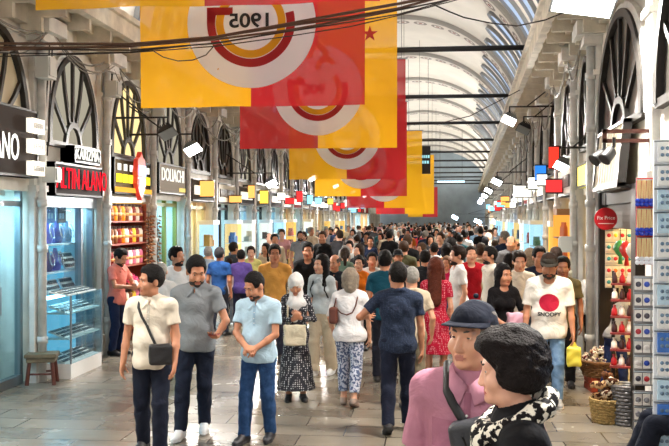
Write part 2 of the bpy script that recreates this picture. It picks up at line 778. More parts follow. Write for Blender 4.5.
G_cream = mat('frosted_cream_pane', (214, 202, 168), 0.35, noise=0.2, nscale=2.0)
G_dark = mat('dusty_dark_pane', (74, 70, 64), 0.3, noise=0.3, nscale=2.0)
G_lit = glow('lamp_lit_pane', (255, 226, 160), 1.1)
G_dim = glow('dim_lit_pane', (232, 222, 196), 0.45)
idx = 0
for side, E in (('L', LB), ('R', RB)):
    for a, c in zip(E, E[1:]):
        if a < 2 or a > 62:
            continue
        idx += 1
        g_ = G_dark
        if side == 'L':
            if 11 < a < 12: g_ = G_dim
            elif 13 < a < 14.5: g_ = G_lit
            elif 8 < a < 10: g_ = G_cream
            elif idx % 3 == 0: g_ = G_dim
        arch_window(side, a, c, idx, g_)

# ================================================================ SHOPS
SHOPCOL = {'cyan': (176, 226, 250), 'warm': (255, 214, 140), 'white': (255, 246, 230), 'amber': (255, 186, 96), 'blue': (150, 196, 255)}
GOODS = [(196, 60, 50), (226, 160, 60), (70, 110, 170), (236, 226, 204), (120, 70, 50), (60, 130, 110), (200, 110, 140), (90, 80, 120), (245, 200, 90), (40, 44, 52)]


def shop_lamp(side, a, c, col, st, label, d0=-1.4, d1=-0.25):
    """glowing ceiling panel inside a shop, in its tray"""
    yc = (a + c) / 2
    t = empty('ceiling_light', W(side, yc, -0.8, 2.5), 0, label, 'light', 'light panels in the shop ceilings')
    bpy.context.view_layer.update()
    bm = NB()
    wbox(bm, side, a + .3, c - .3, d0, d1, 2.44, 2.5)
    part('tray', bm, M_white, t)
    bm = NB()
    wbox(bm, side, a + .36, c - .36, d0 + .05, d1 - .05, 2.425, 2.44)
    part('diffuser', bm, glow('shop_diffuser', col, st), t)
    return t


def shopfront(side, a, c, n, glassm, framem, z1=2.35, door=True, sill=0.0):
    """metal framed glass front with a door leaf; part of the setting"""
    lo, hi = a + 0.20, c - 0.20
    bm = NB()
    t = 0.035
    split = lo + (hi - lo) * 0.62
    for y in (lo, split, hi):
        wbox(bm, side, y - t, y + t, -0.16, -0.08, 0, 2.5)
    wbox(bm, side, lo, hi, -0.16, -0.08, z1, z1 + 0.07)
    wbox(bm, side, lo, hi, -0.16, -0.06, 0.0, 0.12)
    fr = struct('window_%d' % (400 + n), fix(bm), framem)
    bm = NB()
    wbox(bm, side, lo + t, split - t, -0.125, -0.115, 0.12, z1)
    obj('pane', fix(bm), glassm, fr)
    bm = NB()
    wbox(bm, side, split + t, hi - t, -0.125, -0.115, 0.12, z1)
    obj('pane', fix(bm), glassm, fr)
    bm = NB()
    p = W(side, split + 0.12, -0.05, 0.95)
    tube(bm, [p, p + Vector((0, 0, 0.35))], 0.014, 8)
    for z in (0.03, 0.32):
        q = p + Vector((0, 0, z))
        tube(bm, [q, q + (W(side, split + .12, -.12, 0) - W(side, split + .12, -.05, 0))], 0.01, 6)
    obj('door_handle', fix(bm), M_alu, fr)
    return fr


def signboard(side, a, c, z0, z1, bcol, words, tcol, label, emit=0.0, d=0.14, size=None, sx=1.0, name='shop_sign', box_emit=0.0):
    yc = (a + c) / 2
    t = empty(name, W(side, yc, 0.0, z0), 0, label, 'sign')
    bpy.context.view_layer.update()
    bm = NB()
    wbox(bm, side, a, c, 0.0, d, z0, z1)
    bo = part('board', bm, mat('sign_board', bcol, 0.85, spec=.15) if not box_emit else mat('lit_sign_board', bcol, 0.45, emit=box_emit), t)
    bm = NB()
    for q in ((a, a + .03, z0, z1), (c - .03, c, z0, z1), (a, c, z0, z0 + .03), (a, c, z1 - .03, z1)):
        wbox(bm, side, q[0], q[1], 0.0, d + 0.015, q[2], q[3])
    part('edging', bm, M_dark, t)
    if words:
        m = glow('sign_letters', tcol, emit) if emit else mat('sign_letters', tcol, 0.5)
        wtext('lettering', words, side, yc, d + 0.012, (z0 + z1) / 2, size or (z1 - z0) * 0.6, m, t, sx)
    return t


def shelf_unit(side, a, c, d0, d1, zs, m, label, cat='shelf', back=None):
    """open display shelves against the rear of a shop"""
    t = empty('display_shelf', W(side, (a + c) / 2, d0, 0), 0, label, cat)
    bpy.context.view_layer.update()
    top = zs[-1] + 0.3
    for y in (a, c - 0.03):
        bm = NB(); wbox(bm, side, y, y + 0.03, d0, d1, 0, top); part('side_panel', bm, m, t)
    for z in zs:
        bm = NB(); wbox(bm, side, a, c, d0, d1, z - 0.025, z); part('shelf', bm, m, t)
    bm = NB(); wbox(bm, side, a, c, d0 - 0.02, d0, 0, top); part('back_panel', bm, back or m, t)
    return t


def goods_box(w_, d_, h_, col):
    """carton with a lid lip and a printed band"""
    bm = NB()
    box(bm, -w_ / 2, w_ / 2, -d_ / 2, d_ / 2, 0, h_ * 0.8)
    box(bm, -w_ / 2 - .004, w_ / 2 + .004, -d_ / 2 - .004, d_ / 2 + .004, h_ * 0.8, h_)
    return obj('merchandise_box', fix(bm), mat('carton_print', col, 0.5))


def label_join(*w_):
    return ' '.join(x for x in w_ if x)


COLW = ['red', 'amber', 'blue', 'cream', 'brown', 'green', 'pink', 'violet', 'yellow', 'black']
_gb = {}


def stock(side, a, c, d, zs, per, seedv, where):
    r = random.Random(seedv)
    for z in zs:
        for i in range(per):
            ci = r.randrange(len(GOODS))
            if ci not in _gb:
                o = goods_box(0.22, 0.16, 0.26, GOODS[ci]); _gb[ci] = o
            else:
                o = _gb[ci].copy(); C.objects.link(o)
            o.location = W(side, a + (c - a) * (i + 0.5) / per, d, z)
            o.rotation_euler = (0, 0, PI / 2)
            s = r.uniform(0.85, 1.2)
            o.scale = (s * (c - a) / per / 0.26, 1, s)
            tag(o, '%s carton of goods on the shelves %s' % (COLW[ci], where), 'box', '%s cartons on the shelves %s' % (COLW[ci], where))


ordinal = ['first', 'second', 'third', 'fourth', 'fifth', 'sixth', 'seventh', 'eighth', 'ninth', 'tenth', 'eleventh', 'twelfth', 'thirteenth', 'fourteenth', 'fifteenth', 'sixteenth', 'seventeenth', 'eighteenth', 'nineteenth', 'twentieth'] + ['twenty-' + w_ for w_ in ('first', 'second', 'third', 'fourth', 'fifth', 'sixth', 'seventh', 'eighth', 'ninth')] + ['thirtieth'] + ['thirty-' + w_ for w_ in ('first', 'second', 'third', 'fourth', 'fifth', 'sixth', 'seventh', 'eighth', 'ninth')]
FRAMES = [M_alu, mat('dark_bronze_frame', (52, 44, 38), 0.4, metal=0.5), mat('cream_frame', (206, 192, 160), 0.5)]
for side in 'LR':
    E = LB if side == 'L' else RB
    r = random.Random(21 if side == 'L' else 33)
    k = 0
    for a, c in zip(E, E[1:]):
        if a < 3 or a > 75:
            continue
        k += 1
        near = (side == 'L' and 6 < a < 18) or (side == 'R' and 5 < a < 14)
        if near:
            continue
        wherew = 'in the %s shop along the %s row' % (ordinal[k], 'shaded' if side == 'R' else 'jewellers')
        key = r.choice(['cyan', 'warm', 'white', 'amber', 'white', 'cyan'] if side == 'L' else ['warm', 'white', 'amber', 'warm', 'blue'])
        shop_lamp(side, a, c, SHOPCOL[key], SHOP_LIGHT, '%s light panel inside a shop %s' % (key, 'by the jewellers' if side == 'L' else 'across from the jewellers'))
        if a < 60:
            shopfront(side, a, c, k + (50 if side == 'R' else 0), M_glass, r.choice(FRAMES), 2.35)
        bcol = r.choice([(60, 56, 54), (196, 188, 170), (30, 40, 60), (150, 40, 36), (226, 220, 208), (90, 80, 66)])
        lcol = (245, 240, 225) if sum(bcol) < 400 else (60, 50, 44)
        t = signboard(side, a + .2, c - .2, 2.52, 3.0, bcol, None, lcol, 'plain %s sign board over the %s shop along the %s row' % (
            {(60, 56, 54): 'charcoal', (196, 188, 170): 'beige', (30, 40, 60): 'navy', (150, 40, 36): 'red', (226, 220, 208): 'cream', (90, 80, 66): 'olive brown'}[bcol],
            ordinal[k], 'shaded' if side == 'R' else 'jewellers'))
        if a < 45:
            # illegible raised lettering: a row of small blocks
            bm = NB()
            y = a + .4
            while y < c - .5:
                wd = r.uniform(.05, .10)
                if True:
                    wbox(bm, side, y, y + wd, 0.14, 0.165, 2.66, 2.86)
                y += wd + 0.035
            part('lettering', bm, mat('sign_letters', lcol, 0.5, emit=0.8 if sum(bcol) < 400 else 0), t)
            shelf_unit(side, a + .25, c - .25, -1.55, -1.15, (0.4, 0.85, 1.3, 1.75), M_white if key in ('cyan', 'white') else mat('shelf_timber', (150, 104, 62), 0.6), 'tall open display shelf %s' % wherew)
            if a < 25:
                stock(side, a + .35, c - .35, -1.35, (0.4, 0.85, 1.3, 1.75), 5, int(a * 10), wherew)

# lit blade signs, and showcases added to make the far shop fronts glow
k = 0
for side in 'LR':
    E = LB if side == 'L' else RB
    r = random.Random(5 if side == 'L' else 9)
    for a, c in zip(E, E[1:]):
        if a < (18 if side == 'L' else 14) or a > 66:
            continue
        k += 1
        nm, col, st = r.choice([('white', (255, 250, 236), 1.6), ('yellow', (255, 214, 80), 1.5), ('cyan', (150, 226, 255), 1.5), ('red', (255, 60, 60), 1.1), ('amber', (255, 176, 90), 1.5), ('white', (255, 250, 236), 1.6)])
        y = r.uniform(a + .5, c - .5)
        z0 = r.uniform(2.5, 2.85)
        hh, dd = r.uniform(.16, .42), r.uniform(.16, .32)
        t = empty('blade_sign', W(side, y, 0, z0), 0, 'small %s lit sign box sticking out over the %s shop front of the %s row' % (nm, ordinal[k % 38], 'jewellers' if side == 'L' else 'souvenir'), 'sign')
        bpy.context.view_layer.update()
        bm = NB(); wbox(bm, side, y - .05, y + .05, .16, .16 + dd, z0, z0 + hh); part('light_box', bm, glow('lit_sign_' + nm, col, st), t)
        bm = NB(); wbox(bm, side, y - .06, y + .06, .135, .16, z0 - .02, z0 + hh + .02); wbox(bm, side, y - .06, y + .06, .15, .17 + dd, z0 - .025, z0); wbox(bm, side, y - .06, y + .06, .15, .17 + dd, z0 + hh, z0 + hh + .025); wbox(bm, side, y - .02, y + .02, 0, .16, z0 + hh - .03, z0 + hh + .02); part('frame', bm, M_dark, t)
        if r.random() < .75 and a < 50:
            nm, col, st = r.choice([('pale blue', (190, 230, 255), 1.3), ('warm', (255, 206, 130), 1.3), ('white', (255, 246, 230), 1.3), ('golden', (255, 186, 84), 1.3)])
            y0_ = r.uniform(a + .3, c - 1.0)
            t = empty('showcase', W(side, y0_ + .3, .1, 0), 0, 'tall %s lit showcase before the %s shop front of the %s row' % (nm, ordinal[k % 38], 'jewellers' if side == 'L' else 'souvenir'), 'showcase')
            bpy.context.view_layer.update()
            bm = NB(); wbox(bm, side, y0_, y0_ + .6, .02, .36, 0, .3); part('plinth', bm, M_white, t)
            bm = NB(); wbox(bm, side, y0_, y0_ + .6, .02, .36, 2.0, 2.1); part('cornice', bm, M_white, t)
            bm = NB(); wbox(bm, side, y0_ + .03, y0_ + .57, .03, .05, .3, 2.0); wbox(bm, side, y0_ + .55, y0_ + .57, .05, .34, .3, 2.0); part('lit_back', bm, glow('showcase_' + nm, col, st), t)
            for z in (.7, 1.1, 1.5):
                bm = NB(); wbox(bm, side, y0_ + .02, y0_ + .55, .05, .34, z, z + .015); part('glass_shelf', bm, mat('frosted_shelf', (214, 236, 240), .25), t)
            bm = NB()
            for z in (.3, .715, 1.115, 1.515):
                for q in range(4):
                    yy = y0_ + .06 + q * .12
                    wbox(bm, side, yy, yy + .08, .12, .26, z, z + r.uniform(.12, .28))
            tag(part('wares', bm, mat('wares_%d' % (k % 6), GOODS[k % 6], .5), t), kind='stuff')
            bm = NB(); wbox(bm, side, y0_, y0_ + .008, .02, .36, .3, 2.0); part('glass_panel', bm, M_glass, t)


# ================================================================ FOOTBALL BANNERS
def banner_mat(name, col):
    key = ('banner', name)
    if key in _M:
        return _M[key]
    m = bpy.data.materials.new(name)
    m.use_nodes = True
    N, L = nodes_of(m)
    b = N['Principled BSDF']
    b.inputs['Base Color'].default_value = lin(col)
    b.inputs['Roughness'].default_value = 0.7
    b.inputs['Specular IOR Level'].default_value = 0.2
    tl = N.new('ShaderNodeBsdfTranslucent')
    tl.inputs[0].default_value = lin(col)
    m1 = N.new('ShaderNodeMixShader'); m1.inputs[0].default_value = 0.2 if name.startswith('white') else 0.45
    L.new(b.outputs[0], m1.inputs[1]); L.new(tl.outputs[0], m1.inputs[2])
    tr = N.new('ShaderNodeBsdfTransparent')
    m2 = N.new('ShaderNodeMixShader'); m2.inputs[0].default_value = 0.0 if name.startswith('white') else 0.10
    L.new(m1.outputs[0], m2.inputs[1]); L.new(tr.outputs[0], m2.inputs[2])
    L.new(m2.outputs[0], N['Material Output'].inputs[0])
    _M[key] = m
    return m


BY = banner_mat('yellow_banner_cloth', (240, 176, 30))
BR = banner_mat('red_banner_cloth', (182, 38, 42))
BW = banner_mat('white_banner_cloth', (244, 244, 246))


def circ(cx, cy, r, n=40, a0=0, a1=2 * PI):
    return [(cx + r * math.cos(a0 + (a1 - a0) * i / n), cy + r * math.sin(a0 + (a1 - a0) * i / n)) for i in range(n + 1)]


def banner(x0, x1, ytop, ybot, Y, left, label, emblem=True, star=None):
    """hung cloth: two colour halves and the round club emblem with mirrored 1905"""
    A, B_ = at(x0, ybot, Y), at(x1, ybot, Y)
    wd = B_.x - A.x
    zt, zb = at(x0, ytop, Y).z, A.z
    ht = zt - zb
    t = empty('hanging_banner', (A.x + wd / 2, Y, zt), 0, label, 'banner', None)
    ph = rnd.uniform(0, 6)
    def wav(x, z):
        f = min(1, (ht - z) / ht + 0.15)
        return 0.028 * f * math.sin(x * 3.1 + ph) + 0.018 * f * math.sin(x * 7.3 + z * 1.7 + ph * 2)
    def P(x, z, off=0.0):
        return Vector((x - wd / 2, wav(x, z) - off, z - ht))
    def halfc(u0, u1):
        bm = NB()
        nx, nzz = 14, 20
        gr = [[bm.verts.new(P(u0 + (u1 - u0) * i / nx, ht * j / nzz)) for j in range(nzz + 1)] for i in range(nx + 1)]
        for i in range(nx):
            for j in range(nzz):
                bm.faces.new((gr[i][j], gr[i + 1][j], gr[i + 1][j + 1], gr[i][j + 1]))
        return bm
    ml, mr_ = (BY, BR) if left == 'Y' else (BR, BY)
    obj('cloth_half', halfc(0, wd / 2), ml, t, True)
    obj('cloth_half', halfc(wd / 2, wd), mr_, t, True)
    if emblem:
        cx, cz = wd / 2, ht * emblem_h
        R = wd * 0.285
        def disc(r0, r1, m, off, a0=0, a1=2 * PI, nm='emblem_ring'):
            bm = NB()
            o, i_ = circ(cx, cz, r1, 56, a0, a1), circ(cx, cz, r0, 56, a0, a1)
            vo = [bm.verts.new(P(u, v, off)) for u, v in o]
            vm = [bm.verts.new(P((u + u2) / 2, (v + v2) / 2, off)) for (u, v), (u2, v2) in zip(o, i_)]
            vi = [bm.verts.new(P(u, v, off)) for u, v in i_]
            for k_ in range(56):
                bm.faces.new((vo[k_], vo[k_ + 1], vm[k_ + 1], vm[k_]))
                bm.faces.new((vm[k_], vm[k_ + 1], vi[k_ + 1], vi[k_]))
            return obj(nm, bm, m, t, True)
        d = math.radians
        for q, rr in ((0, R), (1, R * .5)):
            pass
        disc(0.5 * R, R, BW, 0.006, nm='emblem_disc')
        disc(0.001, 0.5 * R, BW, 0.006, nm='emblem_disc')
        disc(0.55 * R, 0.68 * R, BR, 0.010, d(165), d(375), 'emblem_letter')          # mirrored letter of the club, open at the top
        disc(0.42 * R, 0.54 * R, BY, 0.010, d(140), d(400), 'emblem_letter')
        def bar(u0, u1, v0, v1, m):
            bm = NB()
            n = 6
            a = [bm.verts.new(P(cx + R * (u0 + (u1 - u0) * i / n), cz + R * v0, 0.012)) for i in range(n + 1)]
            c = [bm.verts.new(P(cx + R * (u0 + (u1 - u0) * i / n), cz + R * v1, 0.012)) for i in range(n + 1)]
            for i in range(n):
                bm.faces.new((a[i], a[i + 1], c[i + 1], c[i]))
            obj('emblem_letter', bm, m, t)
        bar(-0.68, -0.28, 0.12, 0.24, BR)
        bar(-0.68, -0.55, 0.0, 0.24, BR)
        # upper letter: an S of two arcs over the ring
        def arc2(c2, r0, r1, a0, a1, m):
            bm = NB()
            o, i_ = circ(c2[0], c2[1], r1, 24, a0, a1), circ(c2[0], c2[1], r0, 24, a0, a1)
            vo = [bm.verts.new(P(u, v, 0.011)) for u, v in o]
            vi = [bm.verts.new(P(u, v, 0.011)) for u, v in i_]
            for k_ in range(24):
                bm.faces.new((vo[k_], vo[k_ + 1], vi[k_ + 1], vi[k_]))
            obj('emblem_letter', bm, m, t)
        arc2((cx, cz + R * 0.78), R * 0.12, R * 0.24, d(-30), d(200), BY)
        arc2((cx + R * 0.18, cz + R * 0.50), R * 0.12, R * 0.24, d(20), d(190), BY)
        if Y < 30:
            cu = bpy.data.curves.new('year', 'FONT')
            cu.body = '1905'
            cu.size = R * 0.30
            cu.align_x = 'CENTER'; cu.align_y = 'CENTER'
            cu.extrude = 0.001
            cu.offset = 0.006
            cu.materials.append(mat('black_print', (20, 18, 18), 0.7))
            o = bpy.data.objects.new('year', text_mesh(cu, 'year', mat('black_print', (20, 18, 18), 0.7)))
            C.objects.link(o)
            o.parent = t
            o.matrix_basis = Matrix.Translation(P(cx, cz + R * .02, 0.03)) @ Matrix.Rotation(PI / 2, 4, 'X') @ Matrix.Diagonal((-1.15, 1, 1, 1))
    if star:
        bm = NB()
        pts = []
        for i in range(10):
            rr = (0.16, 0.062)[i % 2]
            pts.append((star[0] * wd + rr * math.sin(i * PI / 5), star[1] * ht + rr * math.cos(i * PI / 5)))
        bm.faces.new([bm.verts.new(P(u, v, 0.012)) for u, v in pts])
        obj('star', bm, BR, t)
    # hems and the line it hangs on
    bm = NB()
    tube(bm, [P(-0.05, ht + .0), P(wd + 0.05, ht + .0)], 0.018, 8)
    obj('hem_rod', fix(bm), M_alu, t)
    bm = NB()
    for u in (0.1, wd - 0.1):
        X = A.x + u
        l_, r_ = XL - 0.25, xr(Y) + 0.25
        cc, aa = (l_ + r_) / 2, (r_ - l_) / 2
        q = max(-0.98, min(0.98, (X - cc) / aa))
        zc = SPR + RISE * math.sqrt(1 - q * q)
        tube(bm, [P(u, ht), P(u, ht) + Vector((0, 0, max(0.05, zc - zt)))], 0.006, 5)
    obj('hanging_cord', fix(bm), M_cable, t)
    return t


emblem_h = 0.5
def bn(x0, x1, yb, Y, left, label, **k):
    banner(x0, x1, yb - (x1 - x0) * 1.02, yb, Y, left, label, **k)
emblem_h = 0.36
bn(35, 380, 10, 7.8, 'Y', 'club banner hanging nearest, only its lower yellow and red hem showing at the top', emblem=False)
bn(140, 365, 108, 12.0, 'Y', 'large yellow and red banner with black 1905 in a white round emblem')
bn(240, 397, 149, 17.2, 'R', 'red and yellow banner second behind the black 1905 emblem', star=(0.83, 0.70))
bn(289, 405.5, 179.5, 23.0, 'Y', 'yellow and red banner third in the line, its emblem lower half showing')
bn(315, 407, 196.4, 29.0, 'Y', 'yellow and red banner fourth in the line, partly behind the third')
bn(346.6, 422, 208, 36.0, 'R', 'red and yellow banner fifth in the line, beside the small black sign', star=(0.76, 0.73))
bn(376, 434, 214, 47.0, 'R', 'small distant banner with bright yellow half below the black sign', emblem=False)
bn(408, 437.5, 217, 58.0, 'Y', 'farthest narrow banner showing a red edge', emblem=False)

# black hanging sign behind the fifth banner
A, B_ = at(406, 174, 39.0), at(430.5, 146, 39.0)
t = empty('hanging_sign', ((A.x + B_.x) / 2, 39, B_.z), 0, 'black hanging sign with pale lettering behind the fifth banner', 'sign')
bpy.context.view_layer.update()
bm = NB(); box(bm, A.x, B_.x, 38.96, 39.04, A.z, B_.z); part('board', bm, mat('black_sign_board', (16, 16, 18), 0.5), t)
bm = NB()
for j, z in enumerate((0.42, 0.62)):
    x = A.x + .06
    while x < B_.x - .1:
        wd = rnd.uniform(.05, .09)
        box(bm, x, x + wd, 38.94, 38.96, A.z + (B_.z - A.z) * z - .06, A.z + (B_.z - A.z) * z + .06)
        x += wd + .03
part('lettering', bm, glow('sign_glow', (170, 235, 240), 0.9), t)
bm = NB()
for x in (A.x + .1, B_.x - .1):
    tube(bm, [(x, 39, B_.z), (x, 39, 9.0)], 0.01, 6)
part('hanger', bm, M_cable, t)


# ================================================================ CABLES
def cable(pts, r, label, group=None, m=None):
    bm = NB()
    tube(bm, pts, r, 6)
    o = obj('cable', fix(bm), m or M_cable, None, True)
    return tag(o, label, 'cable', group)


brown = mat('brown_cable_sheath', (88, 62, 46), 0.6)
def px_path(pp, Y):
    return [at(x, y, Y) for x, y in pp]
base_path = [(-70, 50), (0, 47.5), (60, 47), (130, 46), (215, 38.5), (290, 27), (350, 17), (400, 7), (440, -3), (500, -20), (640, -60)]
for i in range(6):
    dy = (-2.6, -0.4, 1.6, 3.4, 5.2, 8.0)[i]
    pts = []
    for j, p in enumerate(px_path(base_path, 9.0)):
        pts.append(p + Vector((0, rnd.uniform(-.02, .02), -dy * 0.0105 + 0.015 * math.sin(j * 1.3 + i * 2))))
    cable(pts, (0.016, 0.014, 0.012, 0.009, 0.007, 0.006)[i], 'brown cable in the thick bundle crossing the hall in front of the banners', 'cable bundle across the hall', brown if i < 3 else None)
cable(px_path([(152, 50), (163, 57), (178, 61), (193, 60), (206, 55), (213, 47)], 9.0), 0.006, 'thin loop of cable drooping below the bundle over the yellow banner')
cable(px_path([(432, 4), (450, 12), (464, 17.5), (490, 23), (517, 26), (545, 20), (570, 10), (620, -20)], 11.0), 0.009, 'thin black cable sagging over the pale vault toward the bright lamp')
cable(px_path([(415, 123), (445, 122), (470, 116), (495, 103), (520, 90)], 16.0), 0.009, 'thin cable rising across the vault below the tie rods')
r = random.Random(5)
for i in range(30):
    y = LB[5 + i % 11] + r.uniform(-.12, .12)
    L_ = 2.4 * r.choice((1, 1, 2))
    z0, z1 = r.uniform(4.47, 4.72), r.uniform(4.47, 4.72)
    cable(sag(W('L', y, .235, z0), W('L', y + L_, .235, z1), r.uniform(.12, .75), 14), r.choice((.008, .011, .015)),
          'grey cable slung along the tops of the pilasters over the jewellers', 'cables along the jewellers cornice', mat('grey_cable', (132, 128, 120), 0.7))
for i in range(18):
    j = 6 + i % 8
    cable(sag(W('R', RB[j] + r.uniform(-.1, .1), .235, r.uniform(4.47, 4.72)), W('R', RB[j + 1] + r.uniform(-.1, .1), .235, r.uniform(4.47, 4.72)), r.uniform(.1, .8), 12), r.choice((.008, .011, .014)),
          'grey cable slung under the cornice over the souvenir shops', 'cables along the souvenir cornice', mat('grey_cable', (132, 128, 120), 0.7))
for i in range(9):
    y = 9.0 + 2.4 * (i // 2) + r.uniform(.05, .2)
    cable(sag(W('L', y, .18, 4.6), W('L', y + r.uniform(.1, .3), .01, 3.0), -0.05, 8), 0.009, 'thin cable running down beside an arched window over the jewellers', 'cables down the jewellers facade')
# lamps' junction boxes on the facade
for i, (sd, y, z, s) in enumerate((('L', 11.2, 3.95, .26), ('L', 13.7, 4.05, .22), ('L', 11.38, 2.62, .18), ('R', 14.3, 1.62, .22), ('L', 16.1, 4.0, .2))):
    bm = NB(); wbox(bm, sd, y - s / 2, y + s / 2, 0.16, 0.34, z, z + s * 1.1); wbox(bm, sd, y - s * .4, y + s * .4, .34, .36, z + .03, z + s)
    o = obj('junction_box', fix(bm), mat('pale_grey_box', (196, 198, 194), 0.5))
    tag(o, ('big pale junction box near the top of the pilaster by the red sign', 'junction box high beside the spice shop arch', 'small junction box beside the white letter sign',
            'grey electrical box low on the pilaster by the glass door', 'junction box high past the spice shop')[i], 'electrical box')


# ================================================================ FLOODLIGHTS
def floodlight(side, Y, d, z, label, lit=True, power=LAMP_W, size=0.28, col=(1.0, 0.955, 0.88), group='floodlights along the hall', tilt=0.45, glowst=14.0):
    p = W(side, Y, d, z)
    t = empty('floodlight', p, 0, label, 'light', group)
    sgn = 1 if side == 'L' else -1
    R = Matrix.Rotation(-sgn * tilt, 4, 'Y') @ Matrix.Rotation(-0.55, 4, 'X')
    s = size
    bm = NB(); 
    v = []
    hexa(bm, [R @ Vector(q) for q in ((-s * .5, -s * .42, -.04), (s * .5, -s * .42, -.04), (s * .5, s * .42, -.04), (-s * .5, s * .42, -.04), (-s * .3, -s * .25, .10), (s * .3, -s * .25, .10), (s * .3, s * .25, .10), (-s * .3, s * .25, .10))])
    for q in range(5):
        x = -s * .24 + q * s * .12
        box(bm, x - .008, x + .008, -s * .22, s * .22, .10, .15, R)
    obj('housing', fix(bm), M_dark if not lit else M_alu, t)
    bm = NB(); box(bm, -s * .46, s * .46, -s * .38, s * .38, -.055, -.04, R)
    obj('lens', fix(bm), glow('floodlight_lens', tuple(255 * min(1, c ** .4545) for c in col), glowst) if lit else M_alu, t)
    bm = NB()
    tube(bm, [(0, 0, .12), (0, 0, .24), (-sgn * (d - 0.02), 0, .24)], 0.02, 8)
    tube(bm, [(-sgn * (d * .35), 0, .24), (-sgn * (d - .02), 0, .24 + min(.5, d * .5))], 0.014, 6)
    obj('arm', fix(bm), M_dark, t)
    if lit:
        la = bpy.data.lights.new('floodlight_lamp', 'AREA')
        la.shape = 'RECTANGLE'
        la.size, la.size_y = s * .9, s * .74
        la.energy = power
        la.color = col
        lo = bpy.data.objects.new('lamp', la)
        C.objects.link(lo)
        lo.parent = t
        lo.matrix_basis = R @ Matrix.Translation((0, 0, -.075))
    return t


floodlight('L', 15.1, 1.15, 3.35, 'lit floodlight on a long arm, nearest on the jewellers facade')
floodlight('L', 14.3, 0.95, 3.55, 'unlit dark floodlight panel tilted on its arm beside the lit one', lit=False)
floodlight('L', 22.5, 1.2, 3.05, 'bright floodlight on a horizontal arm, second along the jewellers facade')
floodlight('R', 18.0, 0.95, 4.1, 'bright square floodlight under the cornice, nearer of a close pair')
floodlight('R', 18.9, 0.62, 4.0, 'domed metal lamp housing beside the bright square floodlight', lit=False)
floodlight('R', 25.7, 0.95, 3.2, 'glaring floodlight halfway down the souvenir shop side', glowst=40)
floodlight('R', 9.0, 0.62, 4.34, 'huge square floodlight panel at the top edge over the arched window', size=0.62, power=LAMP_W * 1.4, tilt=0.15, glowst=10)
for i, y in enumerate((32, 40, 49, 58)):
    floodlight('L', y, 1.0, 3.6, 'distant lit floodlight on the jewellers side', group='distant floodlights on the jewellers side')
    floodlight('R', y + 2, 1.0, 3.2, 'distant lit floodlight on the souvenir side', col=(.86, .93, 1.0), group='distant floodlights on the souvenir side', glowst=30)
for px_, py_, y in ((455, 217, 72), (478, 221, 62), (496, 222, 50)):
    q = at(px_, py_, y)
    floodlight('R', y, xr(y) - q.x, q.z, 'far bluish floodlight glaring low over the distant crowd', col=(.62, .84, 1.0), group='far bluish floodlights', glowst=30, size=.5)
q = at(451, 181, 66)
t = empty('tube_light', (q.x, 66, q.z), 0, 'bluish tube light hanging high at the far end of the hall', 'light')
bm = NB(); box(bm, -1.0, 1.0, -.06, .06, 0, .10); obj('housing', fix(bm), M_alu, t)
bm = NB(); tube(bm, [(-.98, 0, -.04), (.98, 0, -.04)], .05, 8); obj('tube', fix(bm), glow('cool_tube', (190, 235, 255), 4.0), t)
bm = NB()
for x in (-.8, .8):
    tube(bm, [(x, 0, .1), (x, 0, 8.6 - q.z)], .012, 5)
obj('hanger', fix(bm), M_cable, t)
# coloured lit signs over the shops past the glass door
for y, z0, hh, dd, nm, col in ((16.6, 3.05, .38, .17, 'orange red', (240, 60, 44)), (19.3, 2.95, .30, .22, 'bright blue', (50, 130, 230))):
    t = empty('blade_sign', W('R', y, 0, z0), 0, '%s lit sign box past the glass door on the souvenir side' % nm, 'sign')
    bpy.context.view_layer.update()
    bm = NB(); wbox(bm, 'R', y - .05, y + .05, .14, .14 + dd, z0, z0 + hh); part('light_box', bm, glow('lit_sign_' + nm, col, 1.2), t)
    bm = NB(); wbox(bm, 'R', y - .06, y + .06, .12, .14, z0 - .02, z0 + hh + .02); wbox(bm, 'R', y - .06, y + .06, .13, .15 + dd, z0 - .025, z0); wbox(bm, 'R', y - .06, y + .06, .13, .15 + dd, z0 + hh, z0 + hh + .025); wbox(bm, 'R', y - .02, y + .02, 0, .14, z0 + hh - .03, z0 + hh + .02); part('frame', bm, M_dark, t)
t = empty('showcase', W('R', 15.1, .1, 0), 0, 'tall golden lit showcase of orange goods past the glass door', 'showcase')
bpy.context.view_layer.update()
bm = NB(); wbox(bm, 'R', 14.8, 15.4, .02, .34, 0, .3); part('plinth', bm, mat('shelf_timber', (150, 104, 62), 0.6), t)
bm = NB(); wbox(bm, 'R', 14.8, 15.4, .02, .34, 2.2, 2.3); part('cornice', bm, mat('shelf_timber', (150, 104, 62), 0.6), t)
bm = NB(); wbox(bm, 'R', 14.8, 15.4, .02, .04, .3, 2.2); wbox(bm, 'R', 15.38, 15.4, .04, .34, .3, 2.2); part('lit_back', bm, glow('showcase_amber', (255, 170, 70), 1.0), t)
for z in (.68, 1.06, 1.44, 1.82):
    bm = NB(); wbox(bm, 'R', 14.8, 15.38, .04, .34, z, z + .02); part('shelf', bm, mat('shelf_timber', (150, 104, 62), 0.6), t)
bm = NB()
for z in (.3, .7, 1.08, 1.46, 1.84):
    for q_ in range(5):
        lathe(bm, [(.04, 0), (.045, .02), (.04, .15), (.02, .2), (.02, .24)], 8, Matrix.Translation(W('R', 14.88 + q_ * .105, .2, z)))
tag(part('wares', bm, mat('amber_bottles', (206, 96, 30), .3), t), kind='stuff')
for i, y in enumerate((7.0, 0.5)):  # extra lamps out of view, added to light the foreground
    floodlight('L', y, 1.1, 3.7, 'lit floodlight on the jewellers facade before the white letter sign', group='floodlights nearer than the white letter sign', power=LAMP_W * .85)
    floodlight('R', y - 3.0, .9, 3.9, 'lit floodlight on the souvenir facade before the huge panel', group='floodlights nearer than the huge panel', power=LAMP_W * .85)

